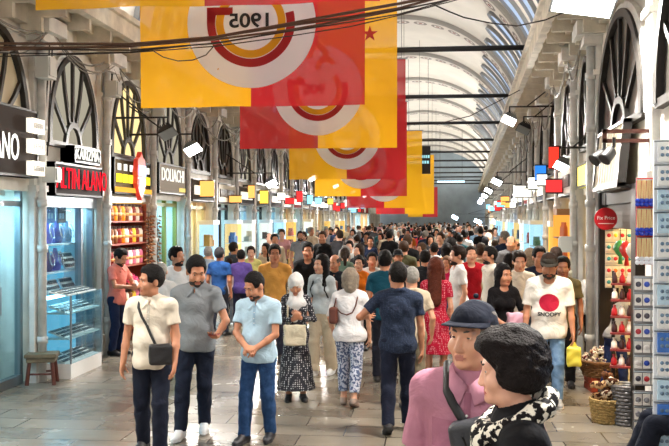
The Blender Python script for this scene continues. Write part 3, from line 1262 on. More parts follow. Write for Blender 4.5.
# uplights standing on the cornice, washing the vault
for side in 'LR':
    for i in range(14):
        Y = .5 + 7 * i
        p = W(side, Y, .40, 5.06)
        t = empty('uplight', p, 0, 'small black uplight on top of the cornice over the %s' % ('jewellers' if side == 'L' else 'souvenir shops'), 'light', 'uplights on the %s cornice' % ('jewellers' if side == 'L' else 'souvenir'))
        bm = NB(); box(bm, -.10, .10, -.2, .2, .05, .17); box(bm, -.03, .03, -.05, .05, 0, .05); obj('housing', fix(bm), M_dark, t)
        bm = NB(); box(bm, -.08, .08, -.18, .18, .17, .18); obj('lens', fix(bm), glow('uplight_lens', (255, 240, 214), 6.0), t)
        la = bpy.data.lights.new('uplight_lamp', 'AREA'); la.shape = 'RECTANGLE'; la.size, la.size_y = .2, 1.2
        la.energy = UPLIGHT_W * (1 if Y < 36 else 1.8); la.color = (1.0, .965, .90)
        lo = bpy.data.objects.new('lamp', la); C.objects.link(lo); lo.parent = t
        sg = 1 if side == 'L' else -1
        lo.matrix_basis = Matrix.Translation((0, 0, .2)) @ Matrix.Rotation(PI + sg * .45, 4, 'Y')

# ================================================================ JEWELLER WITH THE WHITE LETTERS
t = signboard('L', 6.7, 11.15, 2.66, 3.52, (58, 50, 46), None, None, 'dark brown sign board with big white letters at the picture edge', d=0.16)
wtext('lettering', 'ANO', 'L', 10.62, 0.17, 3.0, 0.46, glow('white_letters', (255, 252, 240), 1.6), t, 0.62, 0.03, 'RIGHT')
shop_lamp('L', 9.0, 11.4, SHOPCOL['cyan'], SHOP_LIGHT * 1.6, 'cool light panel inside the jeweller with the white letters')
for j, z in enumerate((2.78, 3.06, 3.32)):
    tt = empty('sign_plate', W('L', 10.98, .17, z), 0, ('lowest', 'middle', 'topmost')[j] + ' of three small white lit plates beside the big white letters', 'sign')
    bpy.context.view_layer.update()
    bm = NB(); wbox(bm, 'L', 10.83, 11.2, 0.16, 0.24, z - .09, z + .09); part('plate', bm, mat('lit_plate', (250, 244, 228), .5, emit=0.9), tt)
    bm = NB()
    for q in range(5):
        wbox(bm, 'L', 10.88 + q * .06, 10.92 + q * .06, .24, .245, z - .035, z + .035)
    part('lettering', bm, mat('grey_letters', (150, 146, 138), .5), tt)
shopfront('L', 9.0, 11.4, 90, M_glass, M_alu, 2.3)
shopfront('L', 6.6, 9.0, 91, M_glass, M_alu, 2.3)
shop_lamp('L', 6.6, 9.0, SHOPCOL['cyan'], SHOP_LIGHT * 1.6, 'cool light panel in the first jeweller at the picture edge')
shelf_unit('L', 9.3, 11.2, -1.0, -.6, (0.5, 0.95, 1.4, 1.85), mat('pale_teal_panel', (190, 226, 226), .5), 'pale teal display shelves behind the glass under the white letters', 'shelf', glow('backlit_teal_panel', (170, 226, 232), .7))  # back panel glow added to brighten the dark shop interior

# ================================================================ JEWELLER WITH THE RED SIGN
t = signboard('L', 11.72, 13.5, 2.46, 2.92, (36, 26, 26), None, None, 'dark sign board with red glowing letters ALTIN ALANO', d=0.14)
wtext('lettering', 'ALTIN ALANO', 'L', 12.68, 0.17, 2.69, 0.42, glow('red_neon_letters', (255, 34, 52), 1.2), t, 0.70, 0.02)
t = signboard('L', 12.25, 13.25, 2.94, 3.18, (28, 28, 30), None, None, 'small black sign with white letters above the red glowing sign', d=0.2)
wtext('lettering', 'KARIZMA', 'L', 12.75, 0.21, 3.06, 0.22, glow('white_letters', (255, 252, 240), 1.4), t, 0.95, 0.01)
M_cy = mat('cyan_velvet_panel', (150, 214, 236), 0.6)
shop_lamp('L', 11.4, 13.8, SHOPCOL['cyan'], SHOP_LIGHT * 2.0, 'cool light panel inside the shop with the red letters', -.62, -.14)
bm = NB()
for y in (11.66, 13.1, 13.56):
    wbox(bm, 'L', y - .04, y + .04, -.12, -.02, 0.0, 2.3)
wbox(bm, 'L', 11.62, 13.6, -.13, .02, 2.3, 2.5)
wbox(bm, 'L', 11.62, 13.6, -.12, .0, 0.0, 0.14)
fr = struct('window_480', fix(bm), M_alu)
bm = NB(); wbox(bm, 'L', 11.70, 13.06, -.075, -.065, .14, 2.3); obj('pane', fix(bm), M_glass, fr)
bm = NB(); wbox(bm, 'L', 13.14, 13.52, -.075, -.065, .14, 2.3); obj('pane', fix(bm), M_glass, fr)
t = shelf_unit('L', 11.72, 13.5, -.46, -.14, (0.55, 1.0, 1.38, 1.78), mat('white_lacquer', (232, 242, 246), .4), 'white jewellery window shelves under the red letters', 'shelf', glow('backlit_cyan_panel', (120, 210, 246), .75))  # back panel made to glow so the window display is not dark
navy = mat('navy_velvet', (52, 48, 120), .7)
busts = [(12.42, 1.78, 'violet'), (12.78, 1.78, 'navy'), (13.12, 1.78, 'slate'), (12.42, 1.38, 'navy'), (12.72, 1.38, 'violet')]
vm = {'violet': mat('violet_velvet', (104, 92, 176), .7), 'navy': navy, 'slate': mat('slate_velvet', (70, 110, 140), .7)}
names = ['violet necklace bust nearest on the top window shelf', 'navy necklace bust in the middle of the top window shelf', 'slate necklace bust at the far end of the top window shelf',
         'navy necklace bust on the second window shelf', 'violet necklace bust on the second window shelf beside the trays']
for (y, z, cn), nm in zip(busts, names):
    p = W('L', y, -.28, z)
    t = empty('necklace_bust', p, PI / 2, nm, 'display bust')
    bm = NB()
    lathe(bm, [(.10, 0), (.12, .02), (.13, .12), (.12, .2), (.06, .25), (.045, .31), (.04, .33)], 16, None, (1, .6))
    obj('bust', fix(bm), vm[cn], t, True)
    bm = NB()
    tube(bm, [(.07 * math.cos(a), -.085 + .02 * math.sin(a), .17 + .09 * math.sin(a) if math.sin(a) < 0 else .17 + .11 * math.sin(a)) for a in [2 * PI * q / 20 for q in range(21)]], .008, 6)
    obj('necklace', fix(bm), mat('silver_chain', (236, 238, 240), .25, metal=.7), t, True)


def jewel_tray(p, rz, tilt, label, wd=.46, ht=.26, rows=3, cols=6, group=None, scale=1.0):
    t = empty('jewellery_tray', p, rz, label, 'tray', group)
    R = Matrix.Rotation(tilt, 4, 'X')
    bm = NB(); box(bm, -wd / 2, wd / 2, 0, ht, -.02, 0, R); 
    obj('tray', fix(bm), mat('tray_white', (238, 240, 238), .5), t)
    bm = NB()
    for i in range(cols):
        for j in range(rows):
            x, y = -wd / 2 + wd * (i + .5) / cols, ht * (j + .5) / rows
            box(bm, x - wd / cols * .28, x + wd / cols * .28, y - ht / rows * .28, y + ht / rows * .28, 0, .012, R)
    ob = obj('jewellery', fix(bm), mat('jewels', (120, 134, 140), .3, metal=.5, noise=.6, nscale=40), t)
    tag(ob, kind='stuff')
    return t


for q, (y, z, nm) in enumerate(((13.1, 1.38, 'pale ring tray at the far end of the second window shelf'), (12.55, 1.0, 'nearer white earring tray on the third window shelf'), (13.1, 1.0, 'farther white earring tray on the third window shelf'),
                                (12.5, .55, 'nearer ring tray on the lowest window shelf'), (13.1, .55, 'farther ring tray on the lowest window shelf'))):
    jewel_tray(W('L', y, -.18, z + .02), PI / 2, math.radians(62), nm)
for q, (y, z, nm, ccol) in enumerate(((12.35, 2.22, 'blue price card propped in the upper window near the pilaster', (60, 120, 200)), (12.75, 2.22, 'dark card with pale figures propped in the upper window', (34, 44, 66)))):
    t = empty('price_card', W('L', y, -.2, z - .14), PI / 2, nm, 'card')
    bm = NB(); box(bm, -.15, .15, -.012, .012, 0, .34); obj('card', fix(bm), mat('card', ccol, .5), t)
    bm = NB()
    for j in range(2):
        for i in range(2):
            box(bm, -.09 + i * .1, -.02 + i * .1, -.016, -.012, .06 + j * .14, .14 + j * .14)
    obj('figures', fix(bm), mat('card_figures', (150, 200, 230), .5), t)

# glass display case standing outside
y0, y1, d0, d1 = 11.55, 12.68, .03, .44
t = empty('display_case', W('L', (y0 + y1) / 2, .45, 0), 0, 'glass display case on a white plinth standing before the red lettered jeweller', 'display case')
bpy.context.view_layer.update()
bm = NB(); wbox(bm, 'L', y0, y1, d0, d1, 0, .2); part('plinth', bm, M_white, t)
for (a, c, e, f) in ((y0, y1, d1 - .008, d1), (y0, y0 + .008, d0, d1), (y1 - .008, y1, d0, d1)):
    bm = NB(); wbox(bm, 'L', a, c, e, f, .2, 1.1); part('glass_panel', bm, M_glass, t)
bm = NB(); wbox(bm, 'L', y0, y1, d0, d0 + .02, .2, 1.1); part('back_panel', bm, glow('backlit_cyan_panel', (120, 210, 246), .75), t)  # emission added to the back panel to brighten the case
bm = NB(); wbox(bm, 'L', y0, y1, d0, d1, 1.1, 1.115); part('glass_top', bm, M_glass, t)
for z in (.52, .86):
    bm = NB(); wbox(bm, 'L', y0 + .01, y1 - .01, d0 + .02, d1 - .03, z, z + .02); part('glass_shelf', bm, mat('frosted_shelf', (214, 236, 240), .25), t)
for (a, f) in ((y0, d1), (y1, d1), (y0, d0), (y1, d0)):
    bm = NB()
    q = W('L', a, f, 0)
    tube(bm, [q + Vector((0, 0, .2)), q + Vector((0, 0, 1.115))], .014, 6)
    part('corner_post', bm, M_alu, t)
bm = NB(); wbox(bm, 'L', y0 + .05, y1 - .05, d0 + .03, d0 + .07, 1.05, 1.09); part('light_strip', bm, glow('case_strip', (170, 235, 255), 16), t)
k = 0
for z, zn in ((.2, 'floor'), (.54, 'lower glass shelf'), (.88, 'upper glass shelf')):
    for i, pn in enumerate(('nearest', 'middle', 'farthest')):
        jewel_tray(W('L', y0 + .2 + i * .36, d1 - .1, z + .01), PI / 2, math.radians(20), '%s jewellery tray on the %s of the display case' % (pn, zn), .32, .24, 3, 5)
for i, pn in enumerate(('nearest', 'middle', 'farthest')):
    jewel_tray(W('L', y0 + .2 + i * .36, d1 - .06, 1.12), PI / 2, math.radians(10), '%s jewellery tray set on top of the display case' % pn, .32, .26, 3, 5)

# wooden stool
p = ground(42, 77)
t = empty('wooden_stool', p, 0.25, 'low dark wooden stool with a grey worn seat beside the display case', 'stool')
bm = NB(); box(bm, -.2, .2, -.17, .17, .35, .40); box(bm, -.18, .18, -.15, .15, .29, .35)
bmesh.ops.bevel(bm, geom=bm.edges[:], offset=.008, segments=2, affect='EDGES')
obj('seat', fix(bm), mat('worn_stool_seat', (128, 116, 92), .6, noise=.3, nscale=12), t)
for sx in (-1, 1):
    for sy in (-1, 1):
        bm = NB(); tube(bm, [(sx * .14, sy * .11, .3), (sx * .17, sy * .14, 0)], .026, 8); obj('leg', fix(bm), mat('dark_red_timber', (92, 44, 32), .5), t)
bm = NB()
for sy in (-1, 1):
    tube(bm, [(-.155, sy * .125, .14), (.155, sy * .125, .14)], .014, 6)
obj('stretcher', fix(bm), mat('dark_red_timber', (92, 44, 32), .5), t)

# ================================================================ SPICE SHOP
t = signboard('L', 14.08, 15.98, 2.55, 3.14, (64, 52, 30), None, None, 'spice shop sign board with yellow lit panels and white marks', d=.12)
for i in range(6):
    if i in (3,):
        continue
    y = 14.2 + i * .3
    bm = NB()
    wbox(bm, 'L', y, y + .22, .12, .14, 2.74, 2.88)
    part('yellow_panel', bm, glow('yellow_sign_glow', (255, 232, 60), 1.5), t)
for i in range(6):
    if i == 3: continue
    y = 14.24 + i * .3
    bm = NB()
    wbox(bm, 'L', y + .02, y + .16, .12, .135, 2.94, 3.05)
    part('white_mark', bm, glow('white_letters', (255, 252, 240), 1.2), t)
bm = NB(); wbox(bm, 'L', 14.1, 15.96, .12, .16, 2.58, 2.66); part('lit_strip', bm, glow('amber_strip', (250, 180, 70), 1.2), t)
t = empty('medallion_sign', W('L', 15.2, .14, 2.85), 0, 'ornate red medallion with pale panels fixed on the spice shop sign', 'sign')
bpy.context.view_layer.update()
f3 = lambda u, v, d: W('L', 15.2 + u, .14 + d, 2.86 + v)
bm = NB()
prof = [(0, .44), (.08, .34), (.19, .30), (.22, .16), (.26, .1), (.22, 0), (.24, -.12), (.16, -.22), (.10, -.30), (0, -.40)]
prism(bm, prof + [(-u, v) for u, v in reversed(prof[1:-1])], f3, 0.0, .08)
part('medallion', bm, mat('red_enamel', (206, 58, 42), .4, emit=.35), t)
bm = NB(); prism(bm, [(-.18, .02), (.18, .02), (.18, .2), (-.18, .2)], f3, .08, .1); part('pale_panel', bm, mat('lilac_panel', (206, 208, 246), .4, emit=.7), t)
bm = NB(); prism(bm, [(-.14, -.16), (.14, -.16), (.16, -.03), (-.16, -.03)], f3, .08, .1); part('pale_panel', bm, mat('pink_panel', (246, 206, 220), .4, emit=.7), t)
shop_lamp('L', 13.8, 16.2, SHOPCOL['warm'], SHOP_LIGHT * .55, 'warm light panel inside the spice shop', -.5, .06)
timber = mat('reddish_shop_timber', (150, 70, 50), .5)
t = shelf_unit('L', 14.05, 15.95, -.42, .06, (.25, .62, .98, 1.34, 1.72, 2.1), timber, 'tall red spice shop shelves packed with jars', 'shelf', mat('red_back', (150, 44, 52), .6))
jars = {}
jc = [('orange', (236, 132, 30)), ('dark red', (130, 34, 30)), ('brown', (112, 66, 36)), ('yellow', (244, 190, 60)), ('white', (238, 230, 214)), ('pink', (222, 120, 150))]


def jar(col):
    t = empty('spice_jar', (0, 0, 0))
    bm = NB(); lathe(bm, [(.07, 0), (.075, .02), (.075, .2), (.06, .235), (.055, .25)], 12); obj('jar', fix(bm), mat('jar_fill', col, .25), t, True)
    bm = NB(); lathe(bm, [(.06, .25), (.062, .29)], 12); obj('lid', fix(bm), mat('dark_lid', (50, 30, 24), .4), t)
    bm = NB(); lathe(bm, [(.0765, .09), (.0765, .14)], 12); obj('paper_label', fix(bm), mat('jar_label', (206, 150, 84), .6), t, True)
    return t


r = random.Random(11)
rows = [(2.1, ['orange', 'brown'] * 3 + ['white', 'dark red'] * 2), (1.72, ['orange', 'brown', 'brown', 'dark red', 'orange', 'white', 'dark red', 'yellow', 'dark red', 'white']), (1.34, ['brown', 'dark red', 'white', 'dark red', 'white', 'pink', 'white', 'pink', 'white', 'pink']),
        (.62, ['dark red', 'brown', 'yellow', 'brown', 'dark red', 'white', 'brown', 'yellow', 'pink', 'brown']), (.25, ['brown'] * 4 + ['dark red'] * 3 + ['yellow'] * 3)]
zname = {2.1: 'top', 1.72: 'second', 1.34: 'third', .62: 'fifth', .25: 'lowest'}
for z, cols in rows:
    for i, cn in enumerate(cols):
        if cn not in jars:
            o = jar(dict(jc)[cn]); jars[cn] = o
        else:
            o = copy_tree(jars[cn])
        o.location = W('L', 14.15 + i * .188, -.05, z)
        tag(o, '%s jar on the %s shelf of the spice shop' % (cn, zname[z]), 'jar', '%s jars on the %s spice shelf' % (cn, zname[z]))
# open bins of sweets
for i, (y, cn, col) in enumerate(((14.5, 'orange', (250, 130, 20)), (15.3, 'magenta', (214, 60, 110)))):
    t = empty('sweet_bin', W('L', y, -.06, .98), PI / 2, 'open tray heaped with %s dried fruit on the spice shelf' % cn, 'tray')
    bm = NB(); box(bm, -.34, .34, -.12, .13, 0, .06); obj('tray', fix(bm), timber, t)
    bm = NB()
    for q in range(90):
        x, yy = r.uniform(-.31, .31), r.uniform(-.1, .1)
        bmesh.ops.create_icosphere(bm, subdivisions=1, radius=.035, matrix=Matrix.Translation((x, yy, .07 + .17 * (yy + .1) / .2 * r.random())))
    tag(obj('dried_fruit', bm, mat('fruit_' + cn, col, .5), t, True), kind='stuff')
# strings of dried peppers on the pilaster beside the spice shop
for i, (y, d) in enumerate(((16.0, .13), (16.42, .12), (15.86, .13))):
    t = empty('pepper_string', W('L', y, d, 2.25), 0, ('string of dried brown peppers by the spice shop pilaster, front one', 'string of dried brown peppers by the spice shop pilaster, far one', 'string of dried peppers at the spice shop door edge')[i], 'dried peppers')
    bm = NB(); tube(bm, [(0, 0, 0), (0, 0, -1.15)], .006, 5); tube(bm, [(0, 0, 0), (-.13, 0, .02)], .006, 5); obj('cord', fix(bm), M_cable, t)
    bm = NB()
    for q in range(46):
        z = -.06 - 1.1 * q / 46
        a = q * 2.4
        lathe(bm, [(.008, 0), (.022, .02), (.018, .05), (.004, .075)], 6, Matrix.Translation((.02 * math.cos(a), .02 * math.sin(a), z)) @ Matrix.Rotation(a, 4, 'Z') @ Matrix.Rotation(1.9, 4, 'Y'))
    tag(obj('peppers', fix(bm), mat('dried_pepper', (168, 120, 74), .5, noise=.5, nscale=9, col2=(112, 62, 40)), t, True), kind='stuff')

# ================================================================ SHOP WITH THE GREY SIGN
t = signboard('L', 16.5, 18.4, 2.62, 3.2, (150, 140, 128), None, None, 'taupe sign board with bold white capital letters past the spice shop', d=.12)
wtext('lettering', 'DOLIACHI', 'L', 17.45, .13, 2.98, .36, glow('white_letters', (255, 252, 240), 1.2), t, .95, .02)
bm = NB(); wbox(bm, 'L', 17.9, 18.3, .12, .14, 2.68, 2.76); part('lit_plate', bm, glow('warm_plate', (255, 220, 130), 1.0), t)
shop_lamp('L', 16.2, 18.6, SHOPCOL['cyan'], SHOP_LIGHT * 1.5, 'cool light panel in the shop under the taupe sign')
shopfront('L', 16.2, 18.6, 92, M_glass, mat('olive_frame', (150, 150, 70), .5), 2.38)
shelf_unit('L', 16.45, 18.35, -.9, -.5, (.5, .95, 1.4, 1.85), mat('pale_teal_panel', (190, 226, 226), .5), 'pale teal display shelves in the shop under the taupe sign', 'shelf', glow('backlit_blue_panel', (120, 190, 240), .8))  # added glow on the back panel lightens this shop inside

# ================================================================ SOUVENIR SHOP ACROSS THE HALL
shop_lamp('R', 8.75, 12.4, SHOPCOL['warm'], SHOP_LIGHT * 1.1, 'warm light panel inside the souvenir shop behind the baskets')
blk = mat('black_shop_frame', (26, 22, 20), .4)
bm = NB()
wbox(bm, 'R', 8.95, 12.2, -.3, .02, 2.32, 2.5)
wbox(bm, 'R', 9.25, 9.5, -.3, .10, 0, 2.5)
wbox(bm, 'R', 12.1, 12.2, -.2, .05, 0, 2.5)
struct('door_1', fix(bm), blk)
# roller shutter box
bm = NB()
wbox(bm, 'R', 9.5, 12.1, -.12, -.06, 2.02, 2.32)
for i in range(4):
    wbox(bm, 'R', 9.5, 12.1, -.06, -.045, 2.04 + i * .07, 2.09 + i * .07)
struct('trim_900', fix(bm), mat('grey_shutter', (112, 106, 98), .5))
# tilted cream canopy board over the opening
t = empty('shop_canopy', W('R', 10.5, .05, 2.5), 0, 'cream ribbed canopy panel in a black frame over the souvenir shop entrance', 'canopy')
bpy.context.view_layer.update()
bm = NB()
ya, yb = 9.6, 11.4
f3 = lambda u, v, d: W('R', ya + u, d + .16 - .10 * v, 2.52 + v)
prism(bm, [(0, 0), (yb - ya, 0), (yb - ya, .62), (0, .62)], f3, 0, .05)
for i in range(9):
    u = .08 + i * .19
    prism(bm, [(u, .03), (u + .012, .03), (u + .012, .6), (u, .6)], f3, .05, .058)
part('panel', bm, mat('cream_canopy_panel', (214, 202, 176), .6, noise=.15, nscale=5), t)
bm = NB()
for q in ((-.04, 0, -.04, .66), (yb - ya, yb - ya + .04, -.04, .66), (-.04, yb - ya + .04, -.05, 0), (-.04, yb - ya + .04, .62, .66)):
    prism(bm, [(q[0], q[2]), (q[1], q[2]), (q[1], q[3]), (q[0], q[3])], f3, -.02, .07)
part('frame', bm, blk, t)
bm = NB()
wbox(bm, 'R', ya, yb, .0, .18, 2.46, 2.50)
part('soffit', bm, blk, t)
# iron bar carrying spotlights
t = empty('lamp_bar', W('R', 8.72, .3, 2.9), 0, 'rusty twin iron bar bracket carrying spotlights before the cream canopy', 'bracket')
bpy.context.view_layer.update()
bm = NB()
for z in (2.86, 2.95):
    wbox(bm, 'R', 8.70, 8.75, 0.0, .50, z, z + .035)
wbox(bm, 'R', 8.70, 8.75, .46, .50, 2.86, 2.985)
part('bar', bm, mat('rusty_bar', (96, 48, 34), .6, noise=.3, nscale=14), t)
for i, (y, nm) in enumerate(((8.60, 'black spotlight clamped on the nearer side of the rusty bar end'), (8.86, 'black spotlight clamped on the far side of the rusty bar end'))):
    t = empty('spotlight', W('R', y, .46 + .05 * i, 2.74), 0, nm, 'spotlight')
    R = Matrix.Rotation(.7 + .2 * i, 4, 'Y') @ Matrix.Rotation(-.3, 4, 'X') @ Matrix.Scale(.6, 4)
    bm = NB(); lathe(bm, [(.05, .12), (.09, .08), (.10, -.08), (.11, -.12), (.09, -.12)], 14, R); obj('housing', fix(bm), M_dark, t, True)
    bm = NB(); tube(bm, [(0, 0, .0), (.05, 0, .08), (.05, 0, .16)], .016, 6); obj('bracket', fix(bm), M_dark, t)
# fix price disc
p = W('R', 11.0, .13, 2.14)
t = empty('round_sign', p, 0, 'round red hanging sign reading Fix Price in white', 'sign')
bm = NB(); lathe(bm, [(.128, -.012), (.134, -.006), (.134, .006), (.128, .012)], 36, Matrix.Rotation(PI / 2, 4, 'X')); obj('disc', fix(bm), mat('red_sign_disc', (190, 22, 34), .35), t)
bm = NB(); tube(bm, [(0, 0, .13), (0, 0, .36)], .008, 6); tube(bm, [(0, 0, .36), (.13, 0, .36)], .008, 6); obj('hanger', fix(bm), M_dark, t)
text('lettering', 'Fix Price', Matrix.Translation((0, -.014, .01)) @ Matrix.Rotation(PI / 2, 4, 'X'), .060, mat('sign_white', (250, 246, 240), .5), t, .001)
bm = NB(); box(bm, -.09, .09, -.016, -.012, -.06, -.052); obj('underline', fix(bm), mat('sign_white', (250, 246, 240), .5), t)
# yellow lit panel by the glass door
t = signboard('R', 12.62, 14.1, 2.6, 2.95, (240, 226, 110), None, None, 'glowing yellow green sign panel beside the cream canopy', d=.1, box_emit=1.0)
floodlight('R', 13.2, .42, 2.92, 'small glaring spotlight beside the yellow green panel', size=.2, power=60, group=None, glowst=25)
shopfront('R', 12.4, 14.35, 93, mat('dark_olive_glass', (62, 60, 40), .08), mat('pale_door_frame', (176, 172, 160), .5), 2.3)
shop_lamp('R', 12.4, 14.35, SHOPCOL['warm'], SHOP_LIGHT * .6, 'warm light panel behind the dark glass door')
# shelving and goods in the souvenir shop
t = shelf_unit('R', 9.6, 12.05, -1.55, -1.1, (.35, .75, 1.15, 1.55), mat('red_shelf', (150, 40, 36), .5), 'red display shelves at the rear of the souvenir shop')
stock('R', 9.7, 11.95, -1.3, (.35, .75, 1.15, 1.55), 9, 77, 'at the rear of the souvenir shop')


def hanging_rack(p, rz, wd, ht, rows, cols, label, bcol, item, palette, grp, lblfmt):
    """a backing board with rows of packets hung on it, each packet a thing of its own"""
    t = empty('display_board', p, rz, label, 'display board')
    bm = NB(); box(bm, -wd / 2, wd / 2, 0, .03, 0, ht); obj('board', fix(bm), mat('rack_board', bcol, .6), t)
    for j in range(rows):
        bm = NB()
        z = ht * (j + .92) / rows
        tube(bm, [(-wd / 2, -.03, z), (wd / 2, -.03, z)], .006, 5)
        for x in (-wd / 2 + .01, wd / 2 - .01):
            tube(bm, [(x, -.03, z), (x, 0, z)], .006, 5)
        obj('hook_rail', fix(bm), M_alu, t)
    Mx = Matrix.Translation(p) @ Matrix.Rotation(rz, 4, 'Z')
    protos = {}
    for j in range(rows):
        for i in range(cols):
            q = rnd.randrange(len(palette))
            if q not in protos:
                o = item(palette[q][1]); protos[q] = o
            else:
                o = copy_tree(protos[q])
            o.location = Mx @ Vector((-wd / 2 + wd * (i + .5) / cols, -.035, ht * (j + .92) / rows))
            o.rotation_euler = (0, 0, rz)
            tag(o, lblfmt % palette[q][0], 'souvenir', grp + ' ' + palette[q][0])


def bead_charm(col):
    t = empty('bead_charm', (0, 0, 0))
    bm = NB()
    for q in range(3):
        tube(bm, [((q - 1) * .012, 0, 0), ((q - 1) * .016, -.008, -.19)], .006, 5)
    obj('cord', fix(bm), mat('straw_cord', (216, 190, 140), .7), t)
    bm = NB()
    for q in range(4):
        bmesh.ops.create_icosphere(bm, subdivisions=2, radius=.022, matrix=Matrix.Translation(((q % 2 - .5) * .034, -.012, -.19 - .034 * (q // 2))))
    obj('bead', bm, mat('glass_bead', col, .15), t, True)
    return t


def packet(col):
    t = empty('magnet_packet', (0, 0, 0))
    bm = NB(); box(bm, -.032, .032, -.012, .004, -.11, -.01); obj('card', fix(bm), mat('packet_card', (226, 222, 216), .5), t)
    bm = NB(); lathe(bm, [(.024, -.006), (.026, 0), (.016, .006)], 12, Matrix.Translation((0, -.015, -.06)) @ Matrix.Rotation(PI / 2, 4, 'X')); obj('magnet', fix(bm), mat('magnet_paint', col, .3), t, True)
    return t


def gift_box(col):
    t = empty('gift_box', (0, 0, 0))
    bm = NB(); box(bm, -.075, .075, -.03, .0, -.17, -.01); obj('box', fix(bm), mat('gift_card', col, .4), t)
    bm = NB()
    for q in range(3):
        for e in range(2):
            lathe(bm, [(.014, -.004), (.016, 0), (.01, .004)], 10, Matrix.Translation((-.04 + q * .04, -.034, -.06 - e * .055)) @ Matrix.Rotation(PI / 2, 4, 'X'))
    obj('charm', fix(bm), mat('charm_blue', (110, 140, 170), .3), t, True)
    return t


q = at(646, 218, 8.55)
hanging_rack(Vector((q.x, 8.55, 1.72)), YAW * 0 - .1, .17, .80, 3, 4, 'red backing board with rows of blue bead charms near the dark post', (190, 40, 40), bead_charm,
             [('cobalt blue', (24, 48, 160)), ('white', (230, 232, 240))], 'bead charms on the red board', '%s beaded straw charm hanging on the red board')
hanging_rack(Vector((q.x - .02, 8.45, .62)), -.1, .22, 1.0, 7, 3, 'grey board of packeted magnets below the red bead board', (140, 138, 140), packet,
             [('blue', (40, 70, 170)), ('red', (180, 40, 50)), ('pale', (220, 214, 210)), ('dark', (60, 56, 70))], 'magnet packets', '%s magnet packet on the grey board below the charms')
hanging_rack(Vector((q.x - .02, 8.45, .05)), -.1, .22, .52, 4, 3, 'lowest grey board of packets near the floor by the post', (110, 108, 112), packet,
             [('grey', (130, 130, 136)), ('brown', (110, 80, 60))], 'floor packets', '%s packet on the lowest board near the floor')
q2 = at(664, 218, 7.7)
hanging_rack(Vector((q2.x + .12, 7.7, .05)), -.1, .40, 2.75, 14, 2, 'tall white board of pale blue gift boxes at the picture edge', (238, 244, 250), gift_box,
             [('pale blue', (190, 222, 244)), ('white', (236, 240, 244)), ('bright blue', (60, 120, 210))], 'gift boxes', '%s gift box on the tall white board')
bm = NB(); wbox(bm, 'R', 8.3, 8.9, -.2, .02, 0, 2.5); struct('trim_901', fix(bm), blk)
# toys and magnets inside the entrance
hanging_rack(W('R', 11.9, -.25, 1.25), -.1, .5, .75, 5, 6, 'board of bright magnets inside the souvenir shop under the red disc', (236, 228, 214), packet,
             [('orange', (232, 110, 40)), ('teal', (50, 140, 160)), ('crimson', (190, 30, 50)), ('yellow', (240, 200, 60))], 'bright magnets', '%s magnet packet on the bright board inside the souvenir shop')
for i in range(5):
    y = 9.7 + i * .45
    t = empty('hanging_toy', W('R', y, -.12, 2.0), 0, '%s hanging ornament ball under the shutter of the souvenir shop, %s from the post' % (('orange', 'blue', 'white', 'red', 'green')[i], ordinal[i]), 'ornament')
    bm = NB(); tube(bm, [(0, 0, 0.03), (0, 0, -.12)], .005, 5); obj('cord', fix(bm), M_cable, t)
    bm = NB(); lathe(bm, [(.005, -.12), (.05, -.14), (.085, -.2), (.085, -.24), (.05, -.3), (.02, -.33), (.03, -.42)], 14); obj('ornament', fix(bm), mat('toy_paint', ((230, 120, 40), (40, 110, 190), (230, 230, 226), (190, 40, 40), (60, 140, 80))[i], .4), t, True)

# ---- baskets
wick = mat('brown_wicker', (128, 88, 50), .7, noise=.45, nscale=30, bump=.7, bscale=60)
wick2 = mat('straw_wicker', (176, 146, 88), .7, noise=.35, nscale=30, bump=.7, bscale=60)


def wicker(bm, r0, r1, h, n=36, rows=7, sq=(1, 1)):
    for j in range(rows):
        z0 = h * j / rows
        ra = r0 + (r1 - r0) * (j + .5) / rows
        pts = [((ra + .008 * (1 if (k + j) % 2 else -1)) * math.cos(2 * PI * k / n) * sq[0], (ra + .008 * (1 if (k + j) % 2 else -1)) * math.sin(2 * PI * k / n) * sq[1], z0 + h / rows / 2) for k in range(n + 1)]
        tube(bm, pts, h / rows * .56, 6)


p = ground(604, 80)
t = empty('crate', (p.x, p.y, 0), .1, 'red wooden crate base under the round brown basket', 'crate')
bm = NB(); box(bm, -.2, .2, -.17, .17, .0, .02)
for x0, x1, y0_, y1_ in ((-.2, .2, -.17, -.15), (-.2, .2, .15, .17), (-.2, -.18, -.15, .15), (.18, .2, -.15, .15)):
    for z in (.02, .10):
        box(bm, x0, x1, y0_, y1_, z, z + .065)
box(bm, -.2, .2, -.17, .17, .165, .18)
obj('crate_slats', fix(bm), mat('red_crate_timber', (164, 60, 30), .6, noise=.3, nscale=8), t)
t = empty('wicker_basket', (p.x, p.y, .18), 0, 'wide round brown wicker basket on the red crate', 'basket')
bm = NB(); wicker(bm, .24, .30, .18); lathe(bm, [(.22, 0.0), (.26, .02), (.27, .10), (.25, .12)], 30); obj('weave', fix(bm), wick, t, True)
bm = NB(); tube(bm, [(.305 * math.cos(a), .305 * math.sin(a), .19) for a in [2 * PI * k / 32 for k in range(33)]], .022, 8); obj('rim', fix(bm), wick, t, True)


def slipper(col):
    t = empty('pouch', (0, 0, 0))
    bm = NB(); lathe(bm, [(.01, -.055), (.03, -.045), (.036, 0), (.026, .035), (.012, .045), (.022, .06)], 10, None, (1, .7)); obj('bag', fix(bm), fabric(col, 'print', (226, 214, 190), 40), t, True)
    bm = NB(); tube(bm, [(.014 * math.cos(a), .010 * math.sin(a), .046) for a in [2 * PI * k / 10 for k in range(11)]], .004, 5); obj('drawstring', fix(bm), mat('gold_thread', (200, 160, 80), .4), t)
    return t


